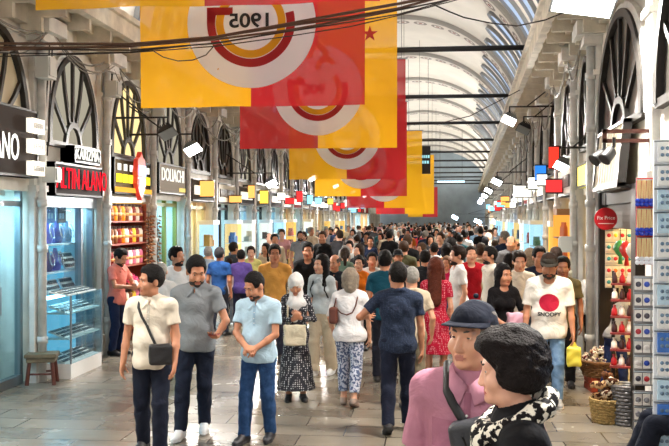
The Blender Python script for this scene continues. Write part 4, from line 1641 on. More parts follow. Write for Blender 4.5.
pal = [('black', (34, 26, 26)), ('maroon', (110, 40, 40)), ('cream', (226, 210, 180)), ('brown', (96, 62, 40)), ('purple', (84, 54, 84))]
protos = {}
r = random.Random(3)
for i in range(64):
    a, rr = r.uniform(0, 2 * PI), .26 * math.sqrt(r.random())
    c_ = r.randrange(5)
    if c_ not in protos: o = slipper(pal[c_][1]); protos[c_] = o
    else: o = copy_tree(protos[c_])
    o.location = (p.x + rr * math.cos(a), p.y + rr * math.sin(a), .18 + .16 + .16 * (1 - (rr / .27) ** 2) + r.uniform(-.02, .02))
    o.rotation_euler = (r.uniform(-1.4, 1.4), r.uniform(-1.4, 1.4), r.uniform(0, 6))
    tag(o, 'small %s patterned pouch heaped in the round brown basket' % pal[c_][0], 'pouch', '%s pouches in the round basket' % pal[c_][0])
p = ground(607, 95)
t = empty('straw_basket', (p.x, p.y, 0), 0, 'deep straw coloured basket of folded scarves standing on the floor', 'basket')
bm = NB(); wicker(bm, .13, .165, .24, 30, 8); lathe(bm, [(.12, 0), (.14, .02), (.15, .16), (.14, .17)], 24); obj('weave', fix(bm), wick2, t, True)
bm = NB(); tube(bm, [(.168 * math.cos(a), .168 * math.sin(a), .245) for a in [2 * PI * k / 28 for k in range(29)]], .014, 8); obj('rim', fix(bm), wick2, t, True)
for i in range(7):
    a = i * 2.3
    bm = NB()
    pts = [(-.11 + .22 * s / 6, .02 * math.sin(s * 1.4 + i), .012 * math.sin(s * 2.2 + i)) for s in range(7)]
    tube(bm, pts, [.02, .036, .042, .038, .044, .036, .018], 8)
    cn, cc = (('brown striped', (112, 72, 44)), ('tan', (190, 150, 106)), ('cream', (222, 204, 176)))[i % 3]
    o = obj('rolled_scarf', fix(bm), fabric(cc, 'print', (70, 40, 26), 26), None, True)
    o.location = (p.x + .06 * math.cos(a), p.y + .06 * math.sin(a), .22 + .042 * i)
    o.rotation_euler = (0, r.uniform(-.4, .4), a)
    tag(o, '%s rolled scarf piled in the straw basket, %s from the bottom' % (cn, ordinal[i]), 'scarf')
p = ground(627, 96)
t = empty('laundry_basket', (p.x, p.y, 0), 0, 'tall grey metallic woven basket beside the straw basket', 'basket')
bm = NB(); wicker(bm, .125, .145, .40, 28, 11); lathe(bm, [(.11, 0), (.13, .03), (.13, .3), (.12, .31)], 24); obj('weave', fix(bm), mat('silver_wicker', (128, 126, 128), .4, metal=.4, noise=.5, nscale=34), t, True)
bm = NB(); tube(bm, [(.15 * math.cos(a), .15 * math.sin(a), .405) for a in [2 * PI * k / 28 for k in range(29)]], .016, 8); obj('rim', fix(bm), mat('silver_wicker', (128, 126, 128), .4, metal=.4, noise=.5, nscale=34), t, True)

# sloping sales stand of red spotted trinkets inside the entrance
q = at(622, 300, 10.3)
t = empty('sales_stand', (q.x, 10.3, 0), -.25, 'narrow sloping stand of red and white trinkets by the souvenir entrance', 'stand')
bm = NB()
for x in (-.10, .10):
    tube(bm, [(x, -.1, 0), (x, .12, 1.55)], .016, 6); tube(bm, [(x, .3, 0), (x, .12, 1.55)], .016, 6)
obj('frame', fix(bm), M_dark, t)
for j in range(6):
    z = .5 + j * .18
    bm = NB(); box(bm, -.12, .12, -.16 + j * .03, .02 + j * .03, z, z + .02); obj('shelf', fix(bm), mat('maroon_shelf', (124, 44, 44), .5), t)
Mx = Matrix.Translation((q.x, 10.3, 0)) @ Matrix.Rotation(-.25, 4, 'Z')
pr = {}
for j in range(6):
    for i in range(3):
        cn, cc = (('red', (180, 30, 40)), ('white', (234, 226, 220)), ('dark', (60, 30, 34)))[(i + j) % 3]
        if cn not in pr:
            bm = NB(); lathe(bm, [(.03, 0), (.034, .02), (.03, .07), (.012, .10), (.018, .12)], 10); o = obj('trinket', fix(bm), mat('trinket_glaze', cc, .3), None, True); pr[cn] = o
        else:
            o = pr[cn].copy(); C.objects.link(o)
        o.location = Mx @ Vector((-.08 + i * .08, -.08 + j * .03, .52 + j * .18))
        tag(o, '%s trinket on the narrow sloping stand' % cn, 'trinket', '%s trinkets on the sloping stand' % cn)


# ================================================================ PEOPLE: one smooth skin over a posed skeleton
V3 = lambda *a: np.array(a, float)


class Field:
    """a signed distance grid that limbs and cloth are blended into"""

    def __init__(s, lo, hi, h):
        s.h = h
        s.lo = np.array(lo, float)
        s.n = np.maximum(4, np.ceil((np.array(hi, float) - s.lo) / h).astype(int) + 1)
        s.F = np.full(s.n, 0.3, np.float32)
        s.ax = [(s.lo[i] + h * np.arange(s.n[i])).astype(np.float32) for i in range(3)]

    def win(s, lo, hi, m):
        a = np.clip(np.floor((np.array(lo) - m - s.lo) / s.h).astype(int), 0, s.n)
        c = np.clip(np.ceil((np.array(hi) + m - s.lo) / s.h).astype(int) + 1, 0, s.n)
        sl = tuple(slice(a[i], c[i]) for i in range(3))
        return sl, s.ax[0][sl[0]][:, None, None], s.ax[1][sl[1]][None, :, None], s.ax[2][sl[2]][None, None, :]

    def add(s, prim, k=0.012):
        lo, hi, f = prim
        sl, X, Y, Z = s.win(lo, hi, k + 2.5 * s.h)
        a = s.F[sl]
        if a.size == 0:
            return
        d = f(X, Y, Z)
        q = np.maximum(k - np.abs(a - d), 0)
        s.F[sl] = np.minimum(a, d) - q * q / (4 * k)

    def cut(s, prim, k=0.006):
        lo, hi, f = prim
        sl, X, Y, Z = s.win(lo, hi, k + 2.5 * s.h)
        a = s.F[sl]
        if a.size == 0:
            return
        d = -f(X, Y, Z)
        q = np.maximum(k - np.abs(a - d), 0)
        s.F[sl] = np.maximum(a, d) + q * q / (4 * k)

    def clip(s, o, n):
        """keep the side n points away from"""
        d = (s.ax[0][:, None, None] - o[0]) * n[0] + (s.ax[1][None, :, None] - o[1]) * n[1] + (s.ax[2][None, None, :] - o[2]) * n[2]
        np.maximum(s.F, d.astype(np.float32), out=s.F)

    def wrinkle(s, amp, f=24.0, ph=0.0):
        X, Y, Z = s.ax[0][:, None, None], s.ax[1][None, :, None], s.ax[2][None, None, :]
        s.F += (amp * (np.sin(f * X + f * .55 * Z + ph) * np.cos(f * .8 * Z - f * .5 * X + ph * 2) + .6 * np.sin(f * 1.7 * Z + f * .9 * Y + 5 * np.sin(f * .4 * X + ph)))).astype(np.float32)

    def mesh(s):
        F, h = s.F, s.h
        F = np.pad(F, 1, constant_values=0.3)
        lo = s.lo - h
        I = F < 0
        a = I[:-1, :-1, :-1].astype(np.int8)
        cnt = a.copy()
        for dx in (0, 1):
            for dy in (0, 1):
                for dz in (0, 1):
                    if dx + dy + dz:
                        cnt += I[dx:F.shape[0] - 1 + dx, dy:F.shape[1] - 1 + dy, dz:F.shape[2] - 1 + dz]
        act = (cnt > 0) & (cnt < 8)
        ci = np.argwhere(act)
        idx = np.full(act.shape, -1, np.int64)
        idx[act] = np.arange(len(ci))
        P = np.zeros((len(ci), 3))
        W_ = np.zeros(len(ci))
        cor = [(dx, dy, dz) for dx in (0, 1) for dy in (0, 1) for dz in (0, 1)]
        val = {c: F[ci[:, 0] + c[0], ci[:, 1] + c[1], ci[:, 2] + c[2]] for c in cor}
        for c in cor:
            for ax in range(3):
                if c[ax] == 0:
                    e = list(c); e[ax] = 1; e = tuple(e)
                    f0, f1 = val[c], val[e]
                    m = (f0 < 0) != (f1 < 0)
                    t = np.where(m, f0 / np.where(m, f0 - f1, 1), 0)
                    q = np.tile(np.array(c, float), (len(ci), 1))
                    q[:, ax] += t
                    P[m] += q[m]
                    W_[m] += 1
        P = (P / W_[:, None] + ci) * h + lo
        quads = []
        for ax in range(3):
            u, v = (ax + 1) % 3, (ax + 2) % 3
            n = list(F.shape); n[ax] -= 1
            A = np.take(I, range(n[ax]), axis=ax)
            B = np.take(I, range(1, n[ax] + 1), axis=ax)
            e = np.argwhere(A != B)
            e = e[(e[:, u] > 0) & (e[:, v] > 0) & (e[:, u] < F.shape[u] - 1) & (e[:, v] < F.shape[v] - 1)]
            if not len(e):
                continue
            ins = A[e[:, 0], e[:, 1], e[:, 2]]
            q = []
            for du, dv in ((1, 1), (0, 1), (0, 0), (1, 0)):
                w_ = e.copy(); w_[:, u] -= du; w_[:, v] -= dv
                q.append(idx[w_[:, 0], w_[:, 1], w_[:, 2]])
            q = np.stack(q, 1)
            q[~ins] = q[~ins][:, ::-1]
            quads.append(q)
        Q = np.concatenate(quads) if quads else np.zeros((0, 4), int)
        return P, Q


def npmesh(name, P, Q, mats, parent=None, pm=None):
    me = bpy.data.meshes.new(name)
    me.vertices.add(len(P))
    me.vertices.foreach_set('co', P.astype(np.float32).ravel())
    me.loops.add(Q.size)
    me.loops.foreach_set('vertex_index', Q.astype(np.int32).ravel())
    me.polygons.add(len(Q))
    me.polygons.foreach_set('loop_start', np.arange(0, Q.size, 4, dtype=np.int32))
    me.polygons.foreach_set('use_smooth', np.ones(len(Q), bool))
    if pm is not None:
        me.polygons.foreach_set('material_index', pm.astype(np.int32))
    me.update(calc_edges=True)
    for m in mats:
        me.materials.append(m)
    o = bpy.data.objects.new(name, me)
    C.objects.link(o)
    if parent:
        o.parent = parent
    return o


def nrm(v):
    return v / (np.linalg.norm(v) + 1e-9)


def Rx(a):
    c, s_ = math.cos(a), math.sin(a)
    return np.array([[1, 0, 0], [0, c, -s_], [0, s_, c]])


def Ry(a):
    c, s_ = math.cos(a), math.sin(a)
    return np.array([[c, 0, s_], [0, 1, 0], [-s_, 0, c]])


def Rz(a):
    c, s_ = math.cos(a), math.sin(a)
    return np.array([[c, -s_, 0], [s_, c, 0], [0, 0, 1]])


def cone(a, b_, r1, r2, flat=None, fk=1.0, clip=None):
    a, b_ = np.array(a, float), np.array(b_, float)
    ab = b_ - a
    L2 = max(ab @ ab, 1e-9)
    R = max(r1, r2)
    lo, hi = np.minimum(a, b_) - R, np.maximum(a, b_) + R

    def f(X, Y, Z):
        qx, qy, qz = X - a[0], Y - a[1], Z - a[2]
        t = np.clip((qx * ab[0] + qy * ab[1] + qz * ab[2]) / L2, 0, 1)
        qx, qy, qz = qx - t * ab[0], qy - t * ab[1], qz - t * ab[2]
        if flat is not None:
            dn = (qx * flat[0] + qy * flat[1] + qz * flat[2]) * (fk - 1)
            qx, qy, qz = qx + dn * flat[0], qy + dn * flat[1], qz + dn * flat[2]
        d = np.sqrt(qx * qx + qy * qy + qz * qz) - (r1 + (r2 - r1) * t)
        if clip is not None:
            o, n = clip
            d = np.maximum(d, (X - o[0]) * n[0] + (Y - o[1]) * n[1] + (Z - o[2]) * n[2])
        return d.astype(np.float32)
    return lo, hi, f


def ell(c, r, R=None):
    c, r = np.array(c, float), np.array(r, float)
    m = r if R is None else np.full(3, r.max())

    def f(X, Y, Z):
        qx, qy, qz = X - c[0], Y - c[1], Z - c[2]
        if R is not None:
            qx, qy, qz = (R[0, 0] * qx + R[1, 0] * qy + R[2, 0] * qz, R[0, 1] * qx + R[1, 1] * qy + R[2, 1] * qz, R[0, 2] * qx + R[1, 2] * qy + R[2, 2] * qz)
        k0 = np.sqrt((qx / r[0]) ** 2 + (qy / r[1]) ** 2 + (qz / r[2]) ** 2)
        k1 = np.sqrt((qx / r[0] ** 2) ** 2 + (qy / r[1] ** 2) ** 2 + (qz / r[2] ** 2) ** 2) + 1e-6
        return (k0 * (k0 - 1) / k1).astype(np.float32)
    return c - m, c + m, f


def rbox(c, hs, r, R=None):
    c, hs = np.array(c, float), np.array(hs, float)
    m = hs + r if R is None else np.full(3, np.linalg.norm(hs) + r)

    def f(X, Y, Z):
        qx, qy, qz = X - c[0], Y - c[1], Z - c[2]
        if R is not None:
            qx, qy, qz = (R[0, 0] * qx + R[1, 0] * qy + R[2, 0] * qz, R[0, 1] * qx + R[1, 1] * qy + R[2, 1] * qz, R[0, 2] * qx + R[1, 2] * qy + R[2, 2] * qz)
        ax, ay, az = np.abs(qx) - hs[0], np.abs(qy) - hs[1], np.abs(qz) - hs[2]
        o = np.sqrt(np.maximum(ax, 0) ** 2 + np.maximum(ay, 0) ** 2 + np.maximum(az, 0) ** 2)
        return (o + np.minimum(np.maximum(ax, np.maximum(ay, az)), 0) - r).astype(np.float32)
    return c - m, c + m, f


def ik(a, t, l1, l2, pole):
    a, t = np.array(a, float), np.array(t, float)
    d = t - a
    L_ = np.linalg.norm(d)
    mx_ = (l1 + l2) * 0.995
    if L_ > mx_:
        t = a + d * mx_ / L_
        d = t - a
        L_ = mx_
    u = d / L_
    x = (l1 * l1 - l2 * l2 + L_ * L_) / (2 * L_)
    hgt = math.sqrt(max(l1 * l1 - x * x, 0))
    p = np.array(pole, float)
    p = nrm(p - u * (p @ u))
    return a + u * x + p * hgt, t


SKIN = {'fair': (226, 172, 146), 'light': (216, 160, 130), 'tan': (190, 130, 98), 'olive': (180, 124, 94), 'brown': (140, 90, 64)}


def skin_mat(k):
    key = ('skin', k)
    if key in _M:
        return _M[key]
    m = mat('skin_' + k, SKIN[k], 0.5, noise=0.10, nscale=14)
    m.node_tree.nodes['Principled BSDF'].inputs['Subsurface Weight'].default_value = 0.12
    m.node_tree.nodes['Principled BSDF'].inputs['Subsurface Radius'].default_value = (0.012, 0.005, 0.003)
    _M[key] = m
    return m


class Skel:
    def __init__(s, q):
        g = q.get
        s.fem = g('fem', False)
        s.w = g('w', 1.0)
        s.hs = g('hs', 1.14)
        pz = g('pz', 0.0)
        s.P = V3(0, 0, pz)
        T = Rz(math.radians(g('twist', 0))) @ Rx(math.radians(g('lean', 2)))
        piv = V3(0, 0, .95 + pz)
        s.T, s.piv = T, piv
        s.up = lambda p: piv + T @ (np.array(p, float) - V3(0, 0, .95))
        s.hipw = .09 if not s.fem else .092
        sw = (.182 if not s.fem else .158) * s.w
        s.sw = sw
        s.S = {1: s.up((sw, .0, 1.405)), -1: s.up((-sw, .0, 1.405))}
        s.E, s.Wr, s.D = {}, {}, {}
        for sd, nm in ((1, 'lh'), (-1, 'rh')):
            t = g(nm, None)
            if t is None:
                t = (sd * (sw + .055), -.05, .885 + pz)
            pole = g(nm + 'p', (sd * .35, 1, -.1))
            e, w_ = ik(s.S[sd], t, .285, .255, pole)
            s.E[sd], s.Wr[sd] = e, w_
            s.D[sd] = nrm(w_ - e)
        s.H, s.K, s.A, s.toe = {}, {}, {}, {}
        for sd, nm in ((1, 'lf'), (-1, 'rf')):
            s.H[sd] = V3(sd * s.hipw, 0, .91 + pz)
            f = g(nm, (sd * .10, 0, 0))
            ta = math.radians(g(nm + 'a', sd * 8))
            pitch = math.radians(g(nm + 'p', 0))                    # heel lift
            A = V3(f[0], f[1] + .03, .085 + f[2])
            k_, A = ik(s.H[sd], A, .425, .41, g('kp', (sd * .08, -1, 0)))
            s.K[sd], s.A[sd] = k_, A
            fd = Rz(ta) @ V3(0, -math.cos(pitch), -math.sin(pitch))
            s.toe[sd] = fd
        s.hp = s.up((0, .0, 1.53))
        s.HR = T @ Rz(math.radians(g('hy', 0))) @ Rx(math.radians(g('hp', 0))) @ Ry(math.radians(g('hr', 0)))
        s.hd = lambda x, y, z: s.hp + s.HR @ (V3(x, y, z) * s.hs)
        s.belly = g('belly', 0.0)
        s.top = 1.53 + .223 * s.hs + .012 + pz


def torso(f, s, i=0.0, k=0.05):
    w_, be, T = s.w, s.belly, s.T
    if s.fem:
        f.add(ell(s.up((0, .01, 1.27)), (.138 * w_ + i, .098 + i, .19 + i), T), k)
        f.add(ell(s.up((0, .0 - be * .4, 1.09)), (.122 * w_ + i, .088 + be + i, .15 + i), T), k)
        f.add(ell(s.up((0, .012, .93)), (.166 * w_ + i, .118 + i, .14 + i), T), k)
        for sd in (1, -1):
            f.add(ell(s.up((sd * .066, -.078, 1.265)), (.062 + i, .055 + i, .062 + i), T), .03)
    else:
        f.add(ell(s.up((0, .005, 1.28)), (.160 * w_ + i, .110 + i, .19 + i), T), k)
        f.add(ell(s.up((0, -be * .5, 1.08)), (.142 * w_ + be * .4 + i, .098 + be + i, .16 + i), T), k)
        f.add(ell(s.up((0, .012, .94)), (.158 * w_ + i, .115 + i, .13 + i), T), k)
    q = s.sw - .035
    f.add(cone(s.up((-q, .005, 1.395)), s.up((q, .005, 1.395)), .060 + i, .060 + i), k)
    for sd in (1, -1):
        f.add(cone(s.up((0, .015, 1.475)), s.up((sd * q, .005, 1.42)), .050 + i * .8, .046 + i), .04)


def head_prims(f, s, lod):
    hd, R, q = s.hd, s.HR, s.hs
    E_ = lambda c, r, k: f.add(ell(hd(*c), np.array(r) * q, R), k * q)
    f.add(cone(s.up((0, .02, 1.41)), hd(0, .008, .03), .058 if not s.fem else .049, .056 if not s.fem else .047), .02)
    E_((0, .012, .125), (.076, .094, .098), .02)
    E_((0, -.030, .060), (.057, .064, .076), .03)
    f.add(cone(hd(-.030, -.030, .012), hd(.030, -.030, .012), .030 * q, .030 * q), .03 * q)
    E_((0, -.076, .000), (.026, .022, .020), .02)
    for sd in (1, -1):
        E_((sd * .038, -.062, .062), (.030, .028, .028), .02)
    f.add(cone(hd(-.036, -.078, .118), hd(.036, -.078, .118), .013 * q, .013 * q), .014 * q)
    if lod < 2:
        for sd in (1, -1):
            f.cut(ell(hd(sd * .031, -.100, .099), np.array((.019, .017, .010)) * q, R), .008 * q)
            if s.fine:
                for up_, zz in ((1, .1055), (-1, .0925)):
                    f.add(cone(hd(sd * .018, -.082, .0985 + up_ * .001), hd(sd * .031, -.0875, zz), .0026 * q, .0034 * q), .003)
                    f.add(cone(hd(sd * .031, -.0875, zz), hd(sd * .046, -.079, .0985), .0034 * q, .0026 * q), .003)
        nt = -.112 if not s.fem else -.105
        f.add(cone(hd(0, -.088, .098), hd(0, nt, .058), .008 * q, (.0125 if not s.fem else .0105) * q), .010 * q)
        for sd in (1, -1):
            E_((sd * .011, -.100, .053), (.009, .010, .008), .006)
        f.add(cone(hd(-.018, -.089, .030), hd(.018, -.089, .030), .0075 * q, .0075 * q), .006 * q)
        f.add(cone(hd(-.014, -.088, .019), hd(.014, -.088, .019), .008 * q, .008 * q), .006 * q)
        f.cut(ell(hd(0, -.101, .0248), np.array((.024, .008, .0022)) * q, R), .003 * q)
    else:
        f.add(cone(hd(0, -.088, .095), hd(0, -.108, .056), .010 * q, .014 * q), .012 * q)
    for sd in (1, -1):
        E_((sd * .076, .010, .085), (.011, .022, .032), .008)


def hand_prims(f, s, sd, q):
    W0, d = s.Wr[sd], s.D[sd]
    nm = 'lh' if sd == 1 else 'rh'
    d = nrm(np.array(q.get(nm + 'd', d), float))
    n = np.array(q.get(nm + 'n', (-sd, 0, 0)), float)                # palm looks this way
    n = nrm(n - d * (n @ d))
    u = np.cross(d, n) * sd                                          # thumb side
    u = nrm(u)
    if np.array(q.get(nm + 'u', u), float) @ u < 0:
        u = -u
    s.hf = getattr(s, 'hf', {})
    s.hf[sd] = (W0, d, n, u)
    cu = q.get(nm + 'c', .35)
    g = 1.08
    f.add(cone(s.E[sd] + (W0 - s.E[sd]) * .8, W0 + d * .02, .027, .026, n, 1.25), .02)
    R = np.stack([u, n, d], 1)
    f.add(ell(W0 + d * .055 * g, (.043 * g, .019, .054 * g), R), .02)
    for i in range(4):
        L_ = (.068, .078, .073, .056)[i] * g
        b0 = W0 + d * .088 * g + u * (.030 - .020 * i) * g
        a1, a2 = cu * 1.1, cu * 2.4
        d1_ = d * math.cos(a1) + n * math.sin(a1)
        d2_ = d * math.cos(a2) + n * math.sin(a2)
        m = b0 + d1_ * L_ * .52
        f.add(cone(b0 - d * .02, m, .0095, .009), .006)
        f.add(cone(m, m + d2_ * L_ * .48, .009, .0072), .004)
    b0 = W0 + d * .028 + u * .026 + n * .004
    d1_ = nrm(d * .72 + u * .62 + n * (.2 + .4 * cu))
    m = b0 + d1_ * .042 * g
    f.add(cone(b0, m, .0125, .011), .012)
    f.add(cone(m, m + nrm(d1_ * .7 + d * .35 + n * (.3 + .5 * cu)) * .034 * g, .0105, .0085), .004)


def arms(f, s, i=0.0):
    for sd in (1, -1):
        f.add(cone(s.S[sd], s.E[sd], (.047 if not s.fem else .040) + i, (.036 if not s.fem else .032) + i), .03)
        f.add(cone(s.E[sd], s.E[sd] + (s.Wr[sd] - s.E[sd]) * .4, (.036 if not s.fem else .031) + i, (.037 if not s.fem else .031) + i), .015)
        f.add(cone(s.E[sd] + (s.Wr[sd] - s.E[sd]) * .4, s.Wr[sd], (.037 if not s.fem else .031) + i, (.025 if not s.fem else .022) + i), .015)


def legs(f, s, i=0.0):
    for sd in (1, -1):
        H, K, A = s.H[sd], s.K[sd], s.A[sd]
        f.add(cone(H + V3(0, .01, .02), K, .080 + i, .052 + i), .03)
        f.add(cone(K, A, .050 + i, .036 + i), .02)
        f.add(ell(K + (A - K) * .32 + V3(0, .022, 0), (.048 + i, .046 + i, .11), None), .03)


def foot(f, s, sd, i=0.0, kind='shoe'):
    A, t = s.A[sd], s.toe[sd]
    side = np.cross(t, V3(0, 0, 1)); side = nrm(side)
    upv = nrm(np.cross(side, t))
    heel = A - t * .055 - upv * .045
    ball = A + t * .115 - upv * .050
    tip = A + t * .175 - upv * .054
    f.add(cone(A, heel, .036 + i, .032 + i), .02)
    f.add(cone(A + t * .01, ball, .036 + i, .030 + i), .03)
    f.add(cone(heel, ball, .031 + i, .037 + i, upv, 1.15), .02)
    f.add(cone(ball, tip, .038 + i, .026 + i, upv, 1.25), .02)
    return upv, t, heel, ball, tip


def hair_field(s, style, h, ph):
    hd, R, q = s.hd, s.HR, s.hs
    c = hd(0, .02, .02)
    R_ = .42 if style in ('long', 'veil') else .24
    f = Field(c - V3(.22, .24, R_ if style in ('long', 'veil', 'bob') else .12) * 1.1, c + V3(.22, .24, .30) * 1.1, h)
    A_ = lambda c_, r, k=.02: f.add(ell(hd(*c_), np.array(r) * q, R), k)
    X_ = lambda c_, r, k=.012: f.cut(ell(hd(*c_), np.array(r) * q, R), k)
    up = R @ V3(0, 0, 1)
    if style in ('short', 'crop', 'bald', 'side'):
        e = {'short': .013, 'crop': .006, 'bald': .004, 'side': .016}[style]
        A_((0, .014, .128), (.076 + e, .094 + e, .098 + e))
        if style in ('short', 'side'):
            A_((0, -.01, .20), (.058, .062, .028), .03)
        f.clip(hd(0, .07, .035), R @ nrm(V3(0, -.35, -1)))
        f.cut(rbox(hd(0, -.128, .060), np.array((.044, .052, .084)) * q, .026 * q, R), .012)
        for sd in (1, -1):
            X_((sd * .085, -.040, .050), (.03, .050, .055))
            X_((sd * .092, .012, .082), (.02, .026, .040))
        if style == 'bald':
            X_((0, -.02, .22), (.075, .085, .085))
    elif style in ('long', 'bob', 'tail', 'bun', 'curly'):
        e = .016
        A_((0, .018, .130), (.076 + e, .094 + e, .098 + e))
        if style == 'long':
            f.add(cone(hd(0, .055, .10), s.up((0, .125, 1.22)), .082 * q, .085 * q, R @ V3(0, 1, 0), 1.8), .04)
            for sd in (1, -1):
                f.add(cone(hd(sd * .068, .01, .13), s.up((sd * .10, .0, 1.33)), .034 * q, .036 * q), .03)
            f.add(cone(hd(.068, .01, .03), s.up((.085, -.10, 1.24)), .036 * q, .030 * q), .03)
        elif style == 'bob':
            f.add(cone(hd(0, .05, .12), hd(0, .055, .0), .085 * q, .07 * q), .03)
            for sd in (1, -1):
                f.add(cone(hd(sd * .066, .015, .13), hd(sd * .066, .0, .02), .036 * q, .034 * q), .03)
        elif style == 'tail':
            f.add(cone(hd(0, .10, .14), hd(0, .14, .04), .035 * q, .035 * q), .02)
            f.add(cone(hd(0, .14, .04), s.up((0, .16, 1.32)), .036 * q, .018 * q), .02)
        elif style == 'bun':
            A_((0, .115, .165), (.042, .042, .042))
        else:
            A_((0, .026, .132), (.098, .110, .108), .03)
            rr_ = random.Random(4)
            for i_ in range(150):
                a_, b2 = rr_.uniform(0, 2 * PI), rr_.uniform(-.75, 1.45)
                c_ = (.096 * math.cos(a_) * math.cos(b2), .024 + .104 * math.sin(a_) * math.cos(b2), .122 + .112 * math.sin(b2))
                A_(c_, (rr_.uniform(.014, .026), rr_.uniform(.014, .026), rr_.uniform(.012, .020)), .008)
            A_((0, .052, .085), (.088, .072, .080), .03)
            A_((0, -.045, .185), (.082, .066, .052), .03)
            for sd in (1, -1):
                A_((sd * .080, .018, .075), (.032, .05, .05), .02)
        f.cut(rbox(hd(0, -.130, .056), np.array((.040, .054, .084)) * q, .026 * q, R), .012) if style != 'curly' else X_((0, -.165, .055), (.125, .135, .125))
        if style == 'curly':
            f.wrinkle(.0018, 70, ph)
            f.wrinkle(.0014, 150, ph + 2)
        else:
            f.wrinkle(.0025, 60, ph)
    elif style == 'veil':
        e = .02
        A_((0, .014, .120), (.076 + e, .096 + e, .106 + e))
        f.add(cone(hd(0, .005, .02), s.up((0, .0, 1.40)), .082 * q, .115, None), .03)
        f.add(ell(s.up((0, -.03, 1.37)), (.15, .13, .11), s.T), .04)
        f.add(cone(s.up((-.02, -.105, 1.36)), s.up((-.03, -.125, 1.16)), .06, .05, V3(0, 1, 0), 2.0), .03)
        X_((0, -.128, .052), (.052, .080, .078))
        f.wrinkle(.0035, 34, ph)
    if style in ('short', 'side', 'crop'):
        f.wrinkle(.0018, 90, ph)
    return f


def hit(bvh, p, dirn, off=.006, far=1.2):
    """nearest cloth surface met from outside, coming along -dirn"""
    o = Vector(p) + Vector(dirn) * far
    loc, nn, i_, d = bvh.ray_cast(o, -Vector(dirn))
    if loc is None:
        return Vector(p)
    return loc + Vector(dirn) * off


